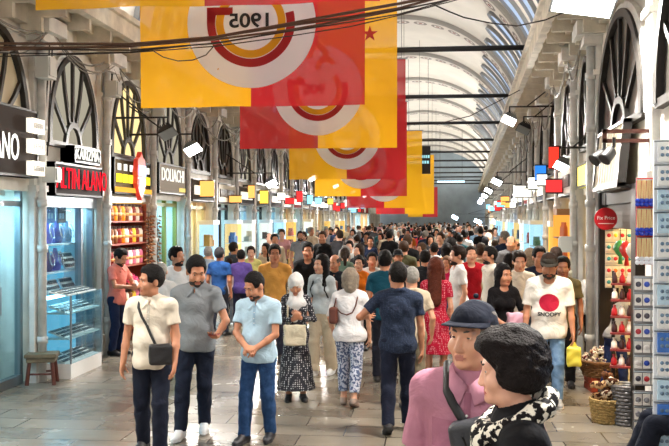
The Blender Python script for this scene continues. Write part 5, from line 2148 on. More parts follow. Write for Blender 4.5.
def person(q):
    """build one person; returns the root Empty"""
    s = Skel(q)
    h = q.get('h', .011)
    lod = 0 if h <= .0085 else (1 if h < .014 else 2)
    ph = q.get('seed', 0) * 1.7
    s.fine = h < .006
    root = empty('person', (0, 0, 0))
    sk = skin_mat(q.get('skin', 'light'))
    hem = q.get('hem', .84)
    top, bot = q.get('top'), q.get('bot')
    pts = [s.S[1], s.S[-1], s.E[1], s.E[-1], s.Wr[1], s.Wr[-1], s.A[1], s.A[-1], s.K[1], s.K[-1], s.hp, s.H[1], s.H[-1]]
    lo, hi = np.min(pts, 0) - .26, np.max(pts, 0) + .26
    lo[2] = min(s.A[1][2], s.A[-1][2]) - .12
    hi[2] = s.hp[2] + .30 * s.hs
    # --- body
    f = Field(lo, hi, h)
    torso(f, s)
    legs(f, s)
    arms(f, s)
    for sd in (1, -1):
        foot(f, s, sd)
        hand_prims(f, s, sd, q)
    head_prims(f, s, lod)
    P, Q = f.mesh()
    pm = None
    mats = [sk]
    if lod < 2:
        ctr = P[Q].mean(1)
        loc = (ctr - s.hp) @ s.HR / s.hs
        lipmask = (np.abs(loc[:, 0]) < .024 - np.abs(loc[:, 2] - .0245) * .9) & (loc[:, 1] < -.083) & (np.abs(loc[:, 2] - .0245) < .0115)
        pm = lipmask.astype(int)
        lc = SKIN[q.get('skin', 'light')]
        mats.append(mat('lips', q.get('lips', (int(lc[0] * .86), int(lc[1] * .66), int(lc[2] * .66))), .45))
    npmesh('body', P, Q, mats, root, pm)
    # --- eyes and brows
    hc = q.get('hair', ('short', (30, 24, 20)))
    if lod == 0 or q.get('eyes'):
        for sd in (1, -1):
            bm = NB()
            Mx = Matrix.Translation(s.hd(sd * .031, -.0755 - (.002 if s.fine else 0), .0985)) @ Matrix([list(r_) for r_ in s.HR]).to_4x4()
            bmesh.ops.create_uvsphere(bm, u_segments=14, v_segments=10, radius=.0112 * s.hs, matrix=Mx @ Matrix.Rotation(PI / 2, 4, 'X') @ Matrix.Diagonal((1, .72, 1, 1)))
            cc = Vector(s.hd(sd * .031, -.0755 - .011, .0985))
            for fc in bm.faces:
                if (fc.calc_center_median() - cc).length < .0062 * s.hs:
                    fc.material_index = 1
            obj('eye', bm, [mat('eye_white', (206, 196, 186), .3), mat('dark_iris', (34, 22, 16), .2)], root, True)
            bm = NB()
            tube(bm, [s.hd(sd * x, y, z) for x, y, z in ((.014, -.0915, .119), (.026, -.0915, .1235), (.038, -.085, .123), (.047, -.075, .117))], [.003 * s.hs, .0042 * s.hs, .0036 * s.hs, .002 * s.hs], 6)
            obj('eyebrow', fix(bm), mat('brow_hair', tuple(int(v * .8) for v in hc[1]), .8), root, True)
    # --- trousers or skirt
    if bot:
        kind, col = bot[0], bot[1]
        f = Field(lo, hi, h)
        if kind in ('trousers', 'jeans', 'slim', 'crop', 'wide'):
            torso(f, s, .012)
            f.clip(s.up((0, 0, q.get('waist', 1.02))), s.T @ V3(0, 0, 1))
            ex = {'trousers': .022, 'jeans': .018, 'slim': .010, 'crop': .022, 'wide': .034}[kind]
            for sd in (1, -1):
                H, K, A = s.H[sd], s.K[sd], s.A[sd]
                d = nrm(A - K)
                end = A + d * (.01 if kind != 'crop' else -.09)
                f.add(cone(H + V3(0, .01, .02), K, .082 + ex, .054 + ex), .03)
                rA = {'trousers': .066, 'jeans': .062, 'slim': .050, 'crop': .066, 'wide': .088}[kind]
                f.add(cone(K, A + d * .05, .053 + ex, rA, None, 1, (end, d)), .02)
                f.add(ell(K + (A - K) * .3 + V3(0, .02, 0), (.050 + ex, .048 + ex, .12)), .03)
            f.wrinkle(.0035, 26, ph + 2)
        else:
            sh = q.get('skirt', .45)
            torso(f, s, .014)
            f.clip(s.up((0, 0, 1.06)), s.T @ V3(0, 0, 1))
            zl = V3(0, 0, 1)
            mid = (s.A[1] + s.A[-1]) / 2
            c1 = V3(mid[0] * .6, mid[1] * .6, sh)
            f.add(cone(V3(0, .005, .98), c1 - V3(0, 0, .1), .135, q.get('flare', .25), V3(0, 1, 0), 1.12, (c1, V3(0, 0, -1))), .04)
            f.wrinkle(.006, 22, ph + 2)
        P, Q = f.mesh()
        nm = {'skirt': 'skirt'}.get(kind, 'trousers')
        npmesh(nm, P, Q, [fabric(col, *bot[2:])], root)
    # --- upper garment
    bvh = None
    if top:
        kind, col = top[0], top[1]
        f = Field(lo, hi, h)
        lo_ = q.get('loose', .018)
        torso(f, s, lo_)
        f.add(ell(s.up((0, .005 - s.belly * .5, hem + .06)), (.160 * s.w + lo_ * .8, .114 + s.belly * .8 + lo_, .16), s.T), .05)
        if kind == 'dress':
            f.add(cone(V3(0, .005, .98), V3(0, .0, q.get('skirt', .5) - .1), .14, q.get('flare', .24), V3(0, 1, 0), 1.1), .04)
            f.clip(V3(0, 0, q.get('skirt', .5)), V3(0, 0, -1))
        else:
            f.clip(s.up((0, 0, hem)), s.T @ V3(0, 0, -1))
        sl = q.get('sleeve', .62)
        for sd in (1, -1):
            S_, E_, W_ = s.S[sd], s.E[sd], s.Wr[sd]
            r0, r1 = (.054, .056) if not s.fem else (.046, .047)
            if sl <= 0:
                continue
            if sl < 1:
                d = nrm(E_ - S_)
                c_ = S_ + (E_ - S_) * sl
                f.add(cone(S_ - d * .01, c_ + d * .06, r0 + lo_ * .3, r1 + lo_ * .4, None, 1, (c_, d)), .028)
            else:
                d = nrm(W_ - E_)
                c_ = E_ + (W_ - E_) * min(1, sl - 1)
                f.add(cone(S_, E_, r0, r1 - .006), .028)
                f.add(cone(E_, c_ + d * .04, r1 - .006, .044 if not s.fem else .040, None, 1, (c_, d)), .02)
        if kind in ('polo', 'shirt'):
            n_ = 14
            ring = [s.up((.076 * math.sin(2 * PI * k_ / n_), .012 - .076 * math.cos(2 * PI * k_ / n_), 1.470 - .030 * math.cos(2 * PI * k_ / n_) + .0)) for k_ in range(n_)]
            for k_ in range(n_):
                if k_ in (0, n_ - 1) and kind == 'shirt':
                    continue
                f.add(cone(ring[k_], ring[(k_ + 1) % n_], .019, .019), .008)
            for sd in (1, -1):
                f.add(cone(s.up((sd * .018, -.084, 1.435)), s.up((sd * .058, -.102, 1.395)), .018, .010), .008)
        f.wrinkle(.0042, 21, ph)
        # neck opening
        f.cut(cone(s.up((0, .008, 1.435)), s.hd(0, .005, .05), .056 if not s.fem else .050, .066), .008)
        if kind == 'polo':
            f.cut(ell(s.up((0, -.095, 1.445)), (.010, .05, .030), s.T), .006)
        elif kind in ('tee', 'blouse', 'dress'):
            f.cut(ell(s.up((0, -.06, 1.475)), (.066, .07, .05), s.T), .01)
        P, Q = f.mesh()
        nm = {'tee': 'tee_shirt', 'polo': 'polo_shirt', 'shirt': 'shirt', 'blouse': 'blouse', 'dress': 'dress', 'coat': 'coat'}[kind]
        to = npmesh(nm, P, Q, [fabric(col, *top[2:])], root)
        if q.get('wantbvh') or kind in ('polo', 'shirt') and lod < 1:
            bvh = BVHTree.FromPolygons(P.tolist(), Q.tolist())
            q['_bvh'] = bvh
        if kind in ('polo', 'shirt') and bvh is not None and lod == 0 and not q.get('back'):
            zb = 1.22 if kind == 'polo' else .92
            bm = NB()
            y_ = T3(s, (0, -1, 0))
            zz = 1.425
            prev = None
            row = []
            while zz > zb:
                a_ = hit(bvh, s.up((-.014, 0, zz)), y_, .003); c_ = hit(bvh, s.up((.014, 0, zz)), y_, .003)
                row.append((a_, c_)); zz -= .02
            vv = [(bm.verts.new(a_), bm.verts.new(c_)) for a_, c_ in row]
            for (a_, c_), (a2, c2) in zip(vv, vv[1:]):
                bm.faces.new((a_, c_, c2, a2))
            obj('placket', fix(bm), fabric(q.get('placket', tuple(int(v * .88) for v in lin8(col))), 'plain'), to, True)
            for z_ in ((1.36, 1.30, 1.25) if kind == 'polo' else (1.34, 1.25, 1.16, 1.07, .98)):
                p_ = hit(bvh, s.up((0, 0, z_)), y_, .005)
                bm = NB()
                bmesh.ops.create_uvsphere(bm, u_segments=8, v_segments=6, radius=.006, matrix=Matrix.Translation(p_) @ Matrix.Diagonal((1, .5, 1, 1)))
                obj('button', bm, mat('pearl_button', (228, 224, 218), .3), to, True)
    # --- shoes
    sc = q.get('shoes', ((40, 36, 36), (30, 28, 28)))
    for sd in (1, -1):
        f = Field(s.A[sd] - .30, s.A[sd] + .30, max(h * .8, .007))
        upv, t, heel, ball, tip = foot(f, s, sd, .007)
        f.clip(s.A[sd] + upv * .012, upv)
        P, Q = f.mesh()
        so = npmesh('shoe', P, Q, [mat('shoe_leather', sc[0], .5)], root)
        f = Field(s.A[sd] - .30, s.A[sd] + .30, max(h * .8, .007))
        f.add(cone(heel - upv * .012, ball - upv * .014, .040, .046), .02)
        f.add(cone(ball - upv * .014, tip - upv * .012, .046, .032), .02)
        f.clip(s.A[sd] - upv * .062, upv)
        f.clip(s.A[sd] - upv * .090, -upv)
        P, Q = f.mesh()
        npmesh('sole', P, Q, [mat('shoe_sole', sc[1], .6)], so)
    # --- hair
    if hc and hc[0] != 'none':
        f = hair_field(s, hc[0], min(h, .0095) if lod < 2 else h, ph)
        P, Q = f.mesh()
        if hc[0] == 'veil':
            npmesh('headscarf', P, Q, [fabric(hc[1])], root)
        else:
            npmesh('hair', P, Q, [mat('hair', hc[1], .62, noise=.3, nscale=34, bump=.6, bscale=120, spec=.14)], root)
    # --- beard
    if q.get('beard'):
        e = q.get('beardk', .006)
        hd, R, k_ = s.hd, s.HR, s.hs
        c = hd(0, -.04, .02)
        f = Field(c - .16, c + .16, min(h, .008))
        f.add(ell(hd(0, -.030, .060), np.array((.057 + e, .064 + e, .076 + e)) * k_, R), .02)
        f.add(cone(hd(-.030, -.030, .012), hd(.030, -.030, .012), (.030 + e) * k_, (.030 + e) * k_), .03)
        f.add(ell(hd(0, -.076, -.001), np.array((.028, .024, .022)) * k_, R), .02)
        f.add(cone(hd(-.02, -.088, .042), hd(.02, -.088, .042), .009 * k_, .009 * k_), .01)
        f.clip(hd(0, -.085, .046), R @ nrm(V3(0, .55, 1)))
        f.clip(hd(0, .012, 0), R @ V3(0, 1, 0))
        f.cut(ell(hd(0, -.10, .026), np.array((.022, .03, .0085)) * k_, R), .004)
        P, Q = f.mesh()
        if len(P):
            npmesh('beard', P, Q, [mat('beard_hair', q['beard'], .8, noise=.3, nscale=60, bump=.5, bscale=120)], root)
    # --- cap
    if q.get('cap'):
        hd, R, k_ = s.hd, s.HR, s.hs
        c = hd(0, 0, .15)
        f = Field(c - .28, c + .28, min(h, .009))
        f.add(ell(hd(0, .012, .128), np.array((.083, .103, .106)) * k_, R), .02)
        f.add(ell(hd(0, -.045, .162), np.array((.060, .052, .050)) * k_, R), .03)
        f.clip(hd(0, -.05, .145), R @ nrm(V3(0, -.12, -1)))
        f.wrinkle(.0015, 40, 1)
        P, Q = f.mesh()
        co = npmesh('cap', P, Q, [fabric(q['cap'])], root)
        bm = NB()
        G = []
        for iu in range(17):
            u_ = -1 + iu / 8
            a_ = u_ * 1.22
            row = []
            for iv in range(7):
                v_ = iv / 6
                ext = .078 * v_ * max(0.0, math.cos(u_ * PI / 2)) ** .55
                x_, y_ = .088 * math.sin(a_), .012 - .106 * math.cos(a_)
                row.append([bm.verts.new(hd(x_ * (1 + .06 * v_), y_ - ext, .151 - .06 * ext - .016 * u_ * u_ * v_ + dz)) for dz in (0, .005)])
            G.append(row)
        for iu in range(16):
            for iv in range(6):
                for q_ in (0, 1):
                    bm.faces.new((G[iu][iv][q_], G[iu + 1][iv][q_], G[iu + 1][iv + 1][q_], G[iu][iv + 1][q_]))
            bm.faces.new((G[iu][6][0], G[iu + 1][6][0], G[iu + 1][6][1], G[iu][6][1]))
        obj('brim', fix(bm), fabric(q['cap']), co, True)
        if lod == 0:
            bm = NB()
            bmesh.ops.create_uvsphere(bm, u_segments=10, v_segments=6, radius=.010 * k_, matrix=Matrix.Translation(hd(0, .012, .247)))
            obj('button', bm, fabric(q['cap']), co, True)
    # --- place it
    if 'px' in q:
        g_ = ground(q['px'], q['k'])
        root.location = g_
        if 'headtop' in q:
            zt = at(q['px'], q['headtop'], g_.y).z
            sc_ = zt / s.top
        else:
            sc_ = q.get('s', 1.0)
        root.scale = (sc_, sc_, sc_)
    root.rotation_euler = (0, 0, math.radians(q.get('yaw', 0)))
    tag(root, q.get('label'), 'person', q.get('group'))
    q['_s'] = s
    q['_root'] = root
    bpy.context.view_layer.update()
    return root


def lin8(c):
    return tuple(int(c[i:i + 2], 16) for i in (0, 2, 4)) if isinstance(c, str) else c


def T3(s, v):
    return Vector(s.T @ np.array(v, float))


def carried(name, q, label, cat):
    """a thing carried by a person: its own top-level object standing in the person's frame"""
    r = q['_root']
    t = empty(name, r.location, 0, label, cat)
    t.rotation_euler = r.rotation_euler
    t.scale = r.scale
    return t


def strap(t, q, path, r=.012, m=None, nm='strap'):
    """a ribbon laid on the wearer's clothes; path of (x, z, front?) stations"""
    b_, s = q['_bvh'], q['_s']
    pts = []
    for x, z, fr in path:
        if fr == 2:
            pts.append(Vector(s.up((x, 0, z))) if b_ is None else hit(b_, s.up((x, 0.0, z)), T3(s, (0, 0, 1)), .006))
        elif fr == 3:
            pts.append(Vector(s.up((x[0], x[1], z))))
        else:
            pts.append(hit(b_, s.up((x, 0, z)), T3(s, (0, -1 if fr else 1, 0)), .008))
    # resample so that the ribbon follows the cloth
    bm = NB()
    tube(bm, pts, r, 8)
    return obj(nm, fix(bm), m or mat('black_webbing', (24, 24, 26), .6), t, True)
BLK = (22, 18, 17)
DBR = (42, 28, 20)
WSH = ((232, 232, 232), (240, 240, 240))
BSH = ((36, 34, 36), (24, 24, 24))


def lp(a, c, n):
    return [a + (c - a) * i / (n - 1) for i in range(n)]


# ---- the man in the cream polo, crossbody bag
q = dict(px=152, k=110, headtop=264, yaw=2, hy=-52, hp=2, h=.0085, skin='tan', w=1.04, belly=.035, hair=('short', BLK), top=('polo', (226, 214, 196)), bot=('trousers', (30, 34, 48)), hem=.83,
         shoes=BSH, rh=(-.262, -.06, .88), lh=(.255, -.16, .90), lf=(.10, -.12, 0), rf=(-.12, .1, 0), wantbvh=True, eyes=True,
         label='man in a cream polo shirt and dark trousers wearing a black crossbody bag')
person(q)
t = carried('crossbody_bag', q, 'black leather crossbody bag at the hip of the man in the cream polo', 'bag')
f = Field((-.02, -.45, .70), (.36, .02, 1.12), .008)
f.add(rbox((.135, -.205, .975), (.078, .02, .068), .028, Rz(.35)), .01)
f.wrinkle(.002, 30, 1)
P, Q = f.mesh(); npmesh('pouch', P, Q, [mat('black_leather', (26, 24, 26), .38, bump=.2, bscale=60)], t)
f = Field((-.02, -.45, .70), (.36, .02, 1.12), .007)
f.add(rbox((.128, -.228, .955), (.056, .014, .040), .014, Rz(.35)), .01)
P, Q = f.mesh(); npmesh('front_pocket', P, Q, [mat('black_leather', (26, 24, 26), .38, bump=.2, bscale=60)], t)
strap(t, q, [(.20, 1.0, 0), (.10, 1.12, 0), (0, 1.25, 0), (-.08, 1.36, 0), (-.11, 1.45, 2), (-.10, 1.40, 1), (-.06, 1.32, 1), (-.01, 1.24, 1), (.04, 1.14, 1), (.08, 1.06, 1), (.11, 1.0, 1)], .013)

# ---- the man in the grey polo looking down at his phone
q = dict(px=196, k=101.5, headtop=254, yaw=4, hy=22, hp=20, h=.009, skin='tan', w=1.06, belly=.02, hair=('short', BLK), beard=(40, 30, 26), beardk=.004, top=('polo', (128, 132, 136)), bot=('jeans', (32, 38, 54)), hem=.85,
         shoes=WSH, lh=(.25, -.27, 1.02), lhp=(.6, .8, -.3), lhn=(0, 0, 1), lhd=(-.1, -1, 0.05), lhc=.45, rh=(-.25, -.03, .87), rf=(-.13, -.16, 0), lf=(.05, .14, 0), wantbvh=True, eyes=True, seed=1,
         label='bearded man in a grey polo and white sneakers looking down at his phone')
person(q)
W0, d, n, u = q['_s'].hf[1]
t = carried('phone', q, 'red cased phone in the hand of the man in the grey polo', 'phone')
bm = NB(); Mx = Matrix.Translation(W0 + d * .10 + n * .026) @ Matrix((u, d, n)).transposed().to_4x4()
box(bm, -.036, .036, -.075, .075, -.005, .004, Mx); obj('case', fix(bm), mat('red_phone_case', (150, 36, 40), .4), t)
bm = NB(); box(bm, -.033, .033, -.071, .071, .004, .006, Mx); obj('screen', fix(bm), mat('dark_screen', (20, 22, 28), .1), t)

# ---- the man in the pale blue polo
q = dict(px=259, k=104, headtop=269, yaw=-12, hy=-26, hp=26, h=.0085, skin='tan', w=1.05, belly=.03, hair=('crop', BLK), beard=(60, 48, 42), beardk=.003, top=('polo', (178, 204, 220)), bot=('jeans', (52, 84, 128), 'denim', (34, 58, 96), 20), hem=.84,
         shoes=((34, 34, 40), (30, 30, 34)), lh=(.06, -.24, 1.0), lhp=(1, .5, -.5), lhd=(-1, -.25, -.1), lhn=(0, .6, -.6), lhc=.7, rh=(-.045, -.25, 1.02), rhp=(-1, .5, -.5), rhd=(.9, -.4, -.25), rhn=(.1, .3, -1), rhc=.7,
         rf=(-.12, -.14, 0), lf=(.09, .06, 0), wantbvh=True, eyes=True, seed=2, placket=(150, 178, 200),
         label='man in a pale blue polo and blue jeans with hands clasped at his waist')
person(q)

# ---- woman in the white headscarf
q = dict(px=296, k=85, headtop=272, yaw=12, hy=-10, hp=24, h=.010, fem=True, skin='tan', hair=('veil', (232, 228, 226)), top=('dress', (52, 52, 58), 'dots', (200, 198, 200), 34), skirt=.17, flare=.29, sleeve=1.9,
         shoes=BSH, lh=(.04, -.27, 1.18), lhp=(1, .4, -.7), lhn=(0, 1, .2), lhd=(-.5, -.2, .5), lhc=.6, rh=(-.05, -.27, 1.16), rhp=(-1, .4, -.7), rhd=(.4, -.2, .5), rhn=(0, 1, .2), rhc=.6, wantbvh=True, seed=3, eyes=True,
         label='woman in a white headscarf and long dark spotted dress holding a phone')
person(q)
t = carried('tote_bag', q, 'cream tote bag hanging before the woman in the white headscarf', 'bag')
f = Field((-.25, -.52, .70), (.25, -.1, 1.15), .009)
f.add(rbox((-.03, -.265, .95), (.13, .03, .12), .022), .01)
f.wrinkle(.005, 22, 2)
P, Q = f.mesh(); npmesh('bag', P, Q, [fabric((216, 204, 178))], t)
strap(t, q, [(-.10, 1.08, 1), (-.13, 1.2, 1), (-.12, 1.36, 1), (-.11, 1.45, 2), (-.13, 1.3, 0)], .012, fabric((206, 192, 166)))
W0, d, n, u = q['_s'].hf[-1]
t = carried('phone', q, 'dark phone held up by the woman in the white headscarf', 'phone')
bm = NB(); Mx = Matrix.Translation(W0 + d * .07 + n * .03) @ Matrix((u, d, n)).transposed().to_4x4()
box(bm, -.036, .036, -.07, .07, -.005, .004, Mx); obj('case', fix(bm), mat('black_phone', (18, 18, 20), .2), t)
bm = NB(); box(bm, -.033, .033, -.066, .066, .004, .006, Mx); obj('screen', fix(bm), mat('dark_screen', (20, 22, 28), .1), t)

# ---- woman with the very long black hair
q = dict(px=322, k=73, headtop=254, yaw=-20, hy=-20, hp=0, h=.010, fem=True, skin='light', hair=('long', (20, 16, 16)), top=('shirt', (196, 204, 208)), bot=('wide', (196, 180, 156)), sleeve=.9, hem=.92, wantbvh=True,
         shoes=WSH, seed=4, rf=(-.08, -.14, 0), lf=(.10, .10, 0), eyes=True,
         label='woman with very long black hair in a pale shirt and beige trousers')
person(q)
t = carried('backpack', q, 'small brown backpack on the woman with very long black hair', 'bag')
f = Field((-.3, .0, .9), (.3, .4, 1.5), .011); f.add(rbox((0, .20, 1.22), (.10, .045, .14), .035), .01); P, Q = f.mesh(); npmesh('pack', P, Q, [mat('brown_leather', (110, 62, 44), .5)], t)
for sd in (1, -1):
    strap(t, q, [(sd * .09, 1.34, 0), (sd * .10, 1.45, 2), (sd * .10, 1.38, 1), (sd * .115, 1.28, 1), (sd * .13, 1.16, 1)], .013)

# ---- grey haired woman seen from behind
q = dict(px=350, k=87, headtop=268, yaw=176, hy=8, hp=6, h=.009, fem=True, skin='light', w=1.16, belly=.03, hair=('bob', (150, 136, 120)), top=('blouse', (232, 228, 228)), bot=('crop', (84, 96, 128), 'print', (196, 200, 214), 34), sleeve=.95, hem=.84, wantbvh=True,
         shoes=((150, 130, 118), (90, 70, 60)), seed=5, rh=(-.25, -.06, .90), lh=(.24, -.10, .95), lf=(.09, -.06, 0), rf=(-.08, .16, .02), rfp=20, loose=.028,
         label='grey haired woman in a white blouse and patterned blue trousers seen from behind')
person(q)
t = carried('shoulder_bag', q, 'brown leather shoulder bag of the grey haired woman in white', 'bag')
f = Field((.0, -.3, .9), (.5, .3, 1.4), .009); f.add(rbox((.205, .02, 1.18), (.022, .085, .075), .035), .01); P, Q = f.mesh(); npmesh('bag', P, Q, [mat('brown_leather', (96, 50, 38), .45)], t)
strap(t, q, [((.20, .09), 1.27, 3), ((.17, .09), 1.40, 3), (.14, 1.45, 2), ((.17, -.08), 1.38, 3), ((.20, -.06), 1.26, 3)], .011, mat('brown_leather', (96, 50, 38), .45))
strap(t, q, [(.16, 1.26, 0), (.10, 1.21, 0), (.02, 1.19, 0), (-.05, 1.22, 0), (-.09, 1.30, 0), (-.11, 1.40, 0), (-.11, 1.45, 2)], .009, mat('brown_leather', (96, 50, 38), .45))

# ---- man in navy seen from behind
q = dict(px=398, k=99, headtop=262, yaw=184, hy=12, hp=4, h=.0085, skin='tan', w=1.12, belly=.03, hair=('short', (24, 20, 18)), top=('polo', (38, 46, 64), 'dots', (54, 66, 90), 60), bot=('trousers', (30, 34, 50)), hem=.84, back=True,
         shoes=BSH, lh=(.33, -.22, 1.20), lhp=(.8, .6, -.6), rh=(-.255, -.05, .87), rf=(-.11, -.08, 0), lf=(.11, .20, .03), lfp=25, seed=6,
         label='man in a navy patterned polo and dark trousers walking away, elbow bent')
person(q)

# ---- the man with the black cap, close to the camera
q = dict(px=474, k=240, headtop=299, yaw=-14, hy=-20, hp=-3, h=.005, skin='light', w=1.10, belly=.03, hs=1.10, hair=('crop', (120, 112, 106)), cap=(32, 35, 46), top=('shirt', (188, 130, 150)), bot=('trousers', (60, 60, 66)), hem=.80, sleeve=.86,
         shoes=BSH, wantbvh=True, seed=7, placket=(150, 96, 116), lips=(176, 110, 96), loose=.022,
         label='older man in a navy baseball cap and pink short sleeved shirt, close up')
person(q)
bv, s_ = q['_bvh'], q['_s']
shirt = [c_ for c_ in q['_root'].children if c_.name.split('.')[0] == 'shirt'][0]
yv = T3(s_, (0, -1, 0))
bm = NB()
G = [[bm.verts.new(hit(bv, s_.up((-.155 + .10 * i / 6, 0, 1.20 + .115 * j / 6)), yv, .005)) for j in range(7)] for i in range(7)]
for i in range(6):
    for j in range(6):
        bm.faces.new((G[i][j], G[i + 1][j], G[i + 1][j + 1], G[i][j + 1]))
obj('chest_pocket', fix(bm), fabric((172, 114, 136)), shirt, True)
for sd in (1, -1):
    bm = NB()
    a_ = [s_.up(p_) for p_ in ((sd * .004, -.098, 1.455), (sd * .055, -.080, 1.50), (sd * .085, -.02, 1.525), (sd * .080, .05, 1.53))]
    c_ = [s_.up(p_) for p_ in ((sd * .030, -.128, 1.385), (sd * .092, -.108, 1.415), (sd * .118, -.03, 1.468), (sd * .105, .06, 1.475))]
    va, vb = [bm.verts.new(p_) for p_ in a_], [bm.verts.new(p_) for p_ in c_]
    va2, vb2 = [bm.verts.new(p_ + V3(0, .004, -.006)) for p_ in a_], [bm.verts.new(p_ + V3(0, .004, -.006)) for p_ in c_]
    for i in range(3):
        bm.faces.new((va[i], va[i + 1], vb[i + 1], vb[i])); bm.faces.new((va2[i], va2[i + 1], vb2[i + 1], vb2[i]))
        bm.faces.new((vb[i], vb[i + 1], vb2[i + 1], vb2[i])); bm.faces.new((va[i], va[i + 1], va2[i + 1], va2[i]))
    bm.faces.new((va[0], vb[0], vb2[0], va2[0])); bm.faces.new((va[3], vb[3], vb2[3], va2[3]))
    obj('collar', fix(bm), fabric((196, 138, 158)), shirt, True)
t = carried('sling_bag', q, 'grey black sling bag across the chest of the man in the pink shirt', 'bag')
f = Field((-.1, -.42, .80), (.34, .0, 1.35), .007)
f.add(rbox((.045, -.175, 1.20), (.060, .022, .105), .028, Ry(-.22)), .01)
f.wrinkle(.002, 30, 0)
P, Q = f.mesh(); npmesh('pouch', P, Q, [mat('graphite_nylon', (46, 48, 54), .55, bump=.15, bscale=90)], t)
bm = NB(); tube(bm, [(.00, -.227, 1.27), (.04, -.228, 1.19), (.07, -.227, 1.10)], .004, 6); obj('zipper', fix(bm), M_dark, t)
bm = NB(); box(bm, .052, .066, -.236, -.222, 1.12, 1.165); obj('zipper_pull', fix(bm), mat('yellow_tab', (220, 200, 60), .4), t)
strap(t, q, [(.0, 1.30, 1), (-.03, 1.345, 1), (-.06, 1.39, 1), (-.085, 1.425, 1), (-.105, 1.46, 2), (-.09, 1.38, 0), (-.02, 1.28, 0), (.06, 1.14, 0), (.12, 1.02, 0)], .019, mat('black_webbing', (24, 24, 26), .6))

# ---- the woman with curly black hair, close to the camera
q = dict(px=519, k=300, headtop=328, yaw=-82, hy=-6, hp=4, h=.005, fem=True, skin='fair', w=.96, hs=.95, hair=('curly', (30, 24, 24)), top=('coat', (22, 22, 25)), bot=('trousers', (30, 30, 34)), hem=.80, sleeve=1.9,
         shoes=BSH, wantbvh=True, seed=8, lips=(176, 84, 84), lh=(.18, -.16, .90), rh=(-.18, -.12, .90),
         label='woman with curly black hair and a black top in profile, close up')
person(q)
t = carried('neck_scarf', q, 'black and white patterned scarf round the neck of the curly haired woman', 'scarf')
s = q['_s']
f = Field(s.up((-.3, -.35, 1.0)), s.up((.3, .3, 1.62)), .007)
n_ = 16
for k_ in range(n_):
    a0, a1 = 2 * PI * k_ / n_, 2 * PI * (k_ + 1) / n_
    g_ = lambda a: s.up((.098 * math.sin(a), .012 - .104 * math.cos(a), 1.468 - .050 * math.cos(a)))
    f.add(cone(g_(a0), g_(a1), .032, .032), .012)
f.add(cone(s.up((-.01, -.12, 1.40)), s.up((-.03, -.165, 1.14)), .028, .038, V3(0, 1, 0), 1.6), .02)
f.add(cone(s.up((.02, -.12, 1.40)), s.up((.055, -.165, 1.18)), .026, .034, V3(0, 1, 0), 1.6), .02)
f.cut(cone(s.up((0, .0, 1.38)), s.hd(0, .0, .06), .050, .054), .008)
f.wrinkle(.006, 34, 1)
P, Q = f.mesh(); npmesh('wrap', P, Q, [fabric((230, 224, 210), 'blotch', (24, 22, 24), 42)], t)

# ---- man in the white printed tee
q = dict(px=549, k=87, headtop=252, yaw=-6, hy=0, hp=16, h=.009, skin='tan', w=1.12, belly=.03, hair=('short', DBR), cap=(52, 48, 42), beard=(44, 34, 28), top=('tee', (236, 230, 220)), bot=('jeans', (120, 150, 182), 'denim', (92, 122, 158), 16), hem=.80, sleeve=.82, loose=.03,
         shoes=((150, 150, 150), (230, 230, 230)), wantbvh=True, seed=9, lh=(.27, -.10, .86), rf=(-.10, .06, 0), lf=(.10, -.10, 0), rh=(-.27, -.06, .88),
         label='bearded man in a khaki cap, white printed tee and pale jeans carrying a yellow bag')
r_ = person(q)
bv, s = q['_bvh'], q['_s']
yv = T3(s, (0, -1, 0))
tee = [c_ for c_ in r_.children if c_.name.startswith('tee_shirt')][0]
bm = NB()
ce = bm.verts.new(hit(bv, s.up((0, 0, 1.22)), yv, .004))
rings = []
for rr in (.04, .08, .115):
    rings.append([bm.verts.new(hit(bv, s.up((rr * math.cos(a), 0, 1.22 + .88 * rr * math.sin(a))), yv, .004)) for a in [2 * PI * k_ / 28 for k_ in range(28)]])
for k_ in range(28):
    bm.faces.new((ce, rings[0][k_], rings[0][(k_ + 1) % 28]))
    for a_, c_ in zip(rings, rings[1:]):
        bm.faces.new((a_[k_], c_[k_], c_[(k_ + 1) % 28], a_[(k_ + 1) % 28]))
obj('printed_disc', fix(bm), fabric((176, 32, 58)), tee, True)
cu = bpy.data.curves.new('printed_word', 'FONT'); cu.body = 'SNOOPY'; cu.size = .062; cu.align_x = 'CENTER'; cu.align_y = 'CENTER'; cu.offset = .002
tmp = bpy.data.objects.new('tmp', cu); C.objects.link(tmp)
bpy.context.view_layer.update()
me = bpy.data.meshes.new_from_object(tmp.evaluated_get(bpy.context.evaluated_depsgraph_get()))
C.objects.unlink(tmp); bpy.data.objects.remove(tmp)
for v in me.vertices:
    v.co = hit(bv, s.up((v.co.x * 1.05, 0, 1.085 + v.co.y)), yv, .006)
me.materials.clear(); me.materials.append(mat('black_print', (20, 18, 18), .7))
o = bpy.data.objects.new('printed_word', me); C.objects.link(o); o.parent = tee
W0, d, n, u = s.hf[1]
t = carried('carrier_bag', q, 'yellow carrier bag in the hand of the man in the printed tee', 'bag')
f = Field(W0 - V3(.2, .2, .55), W0 + V3(.2, .2, .1), .010)
c0 = W0 + d * .10
f.add(rbox(c0 - V3(0, 0, .19), (.06, .03, .09), .02), .01); f.add(cone(c0 - V3(0, 0, .12), c0 - V3(0, 0, .03), .07, .02, V3(0, 1, 0), 1.8), .03); f.wrinkle(.007, 30, 1)
P, Q = f.mesh(); npmesh('bag', P, Q, [mat('yellow_plastic', (222, 206, 70), .4)], t)

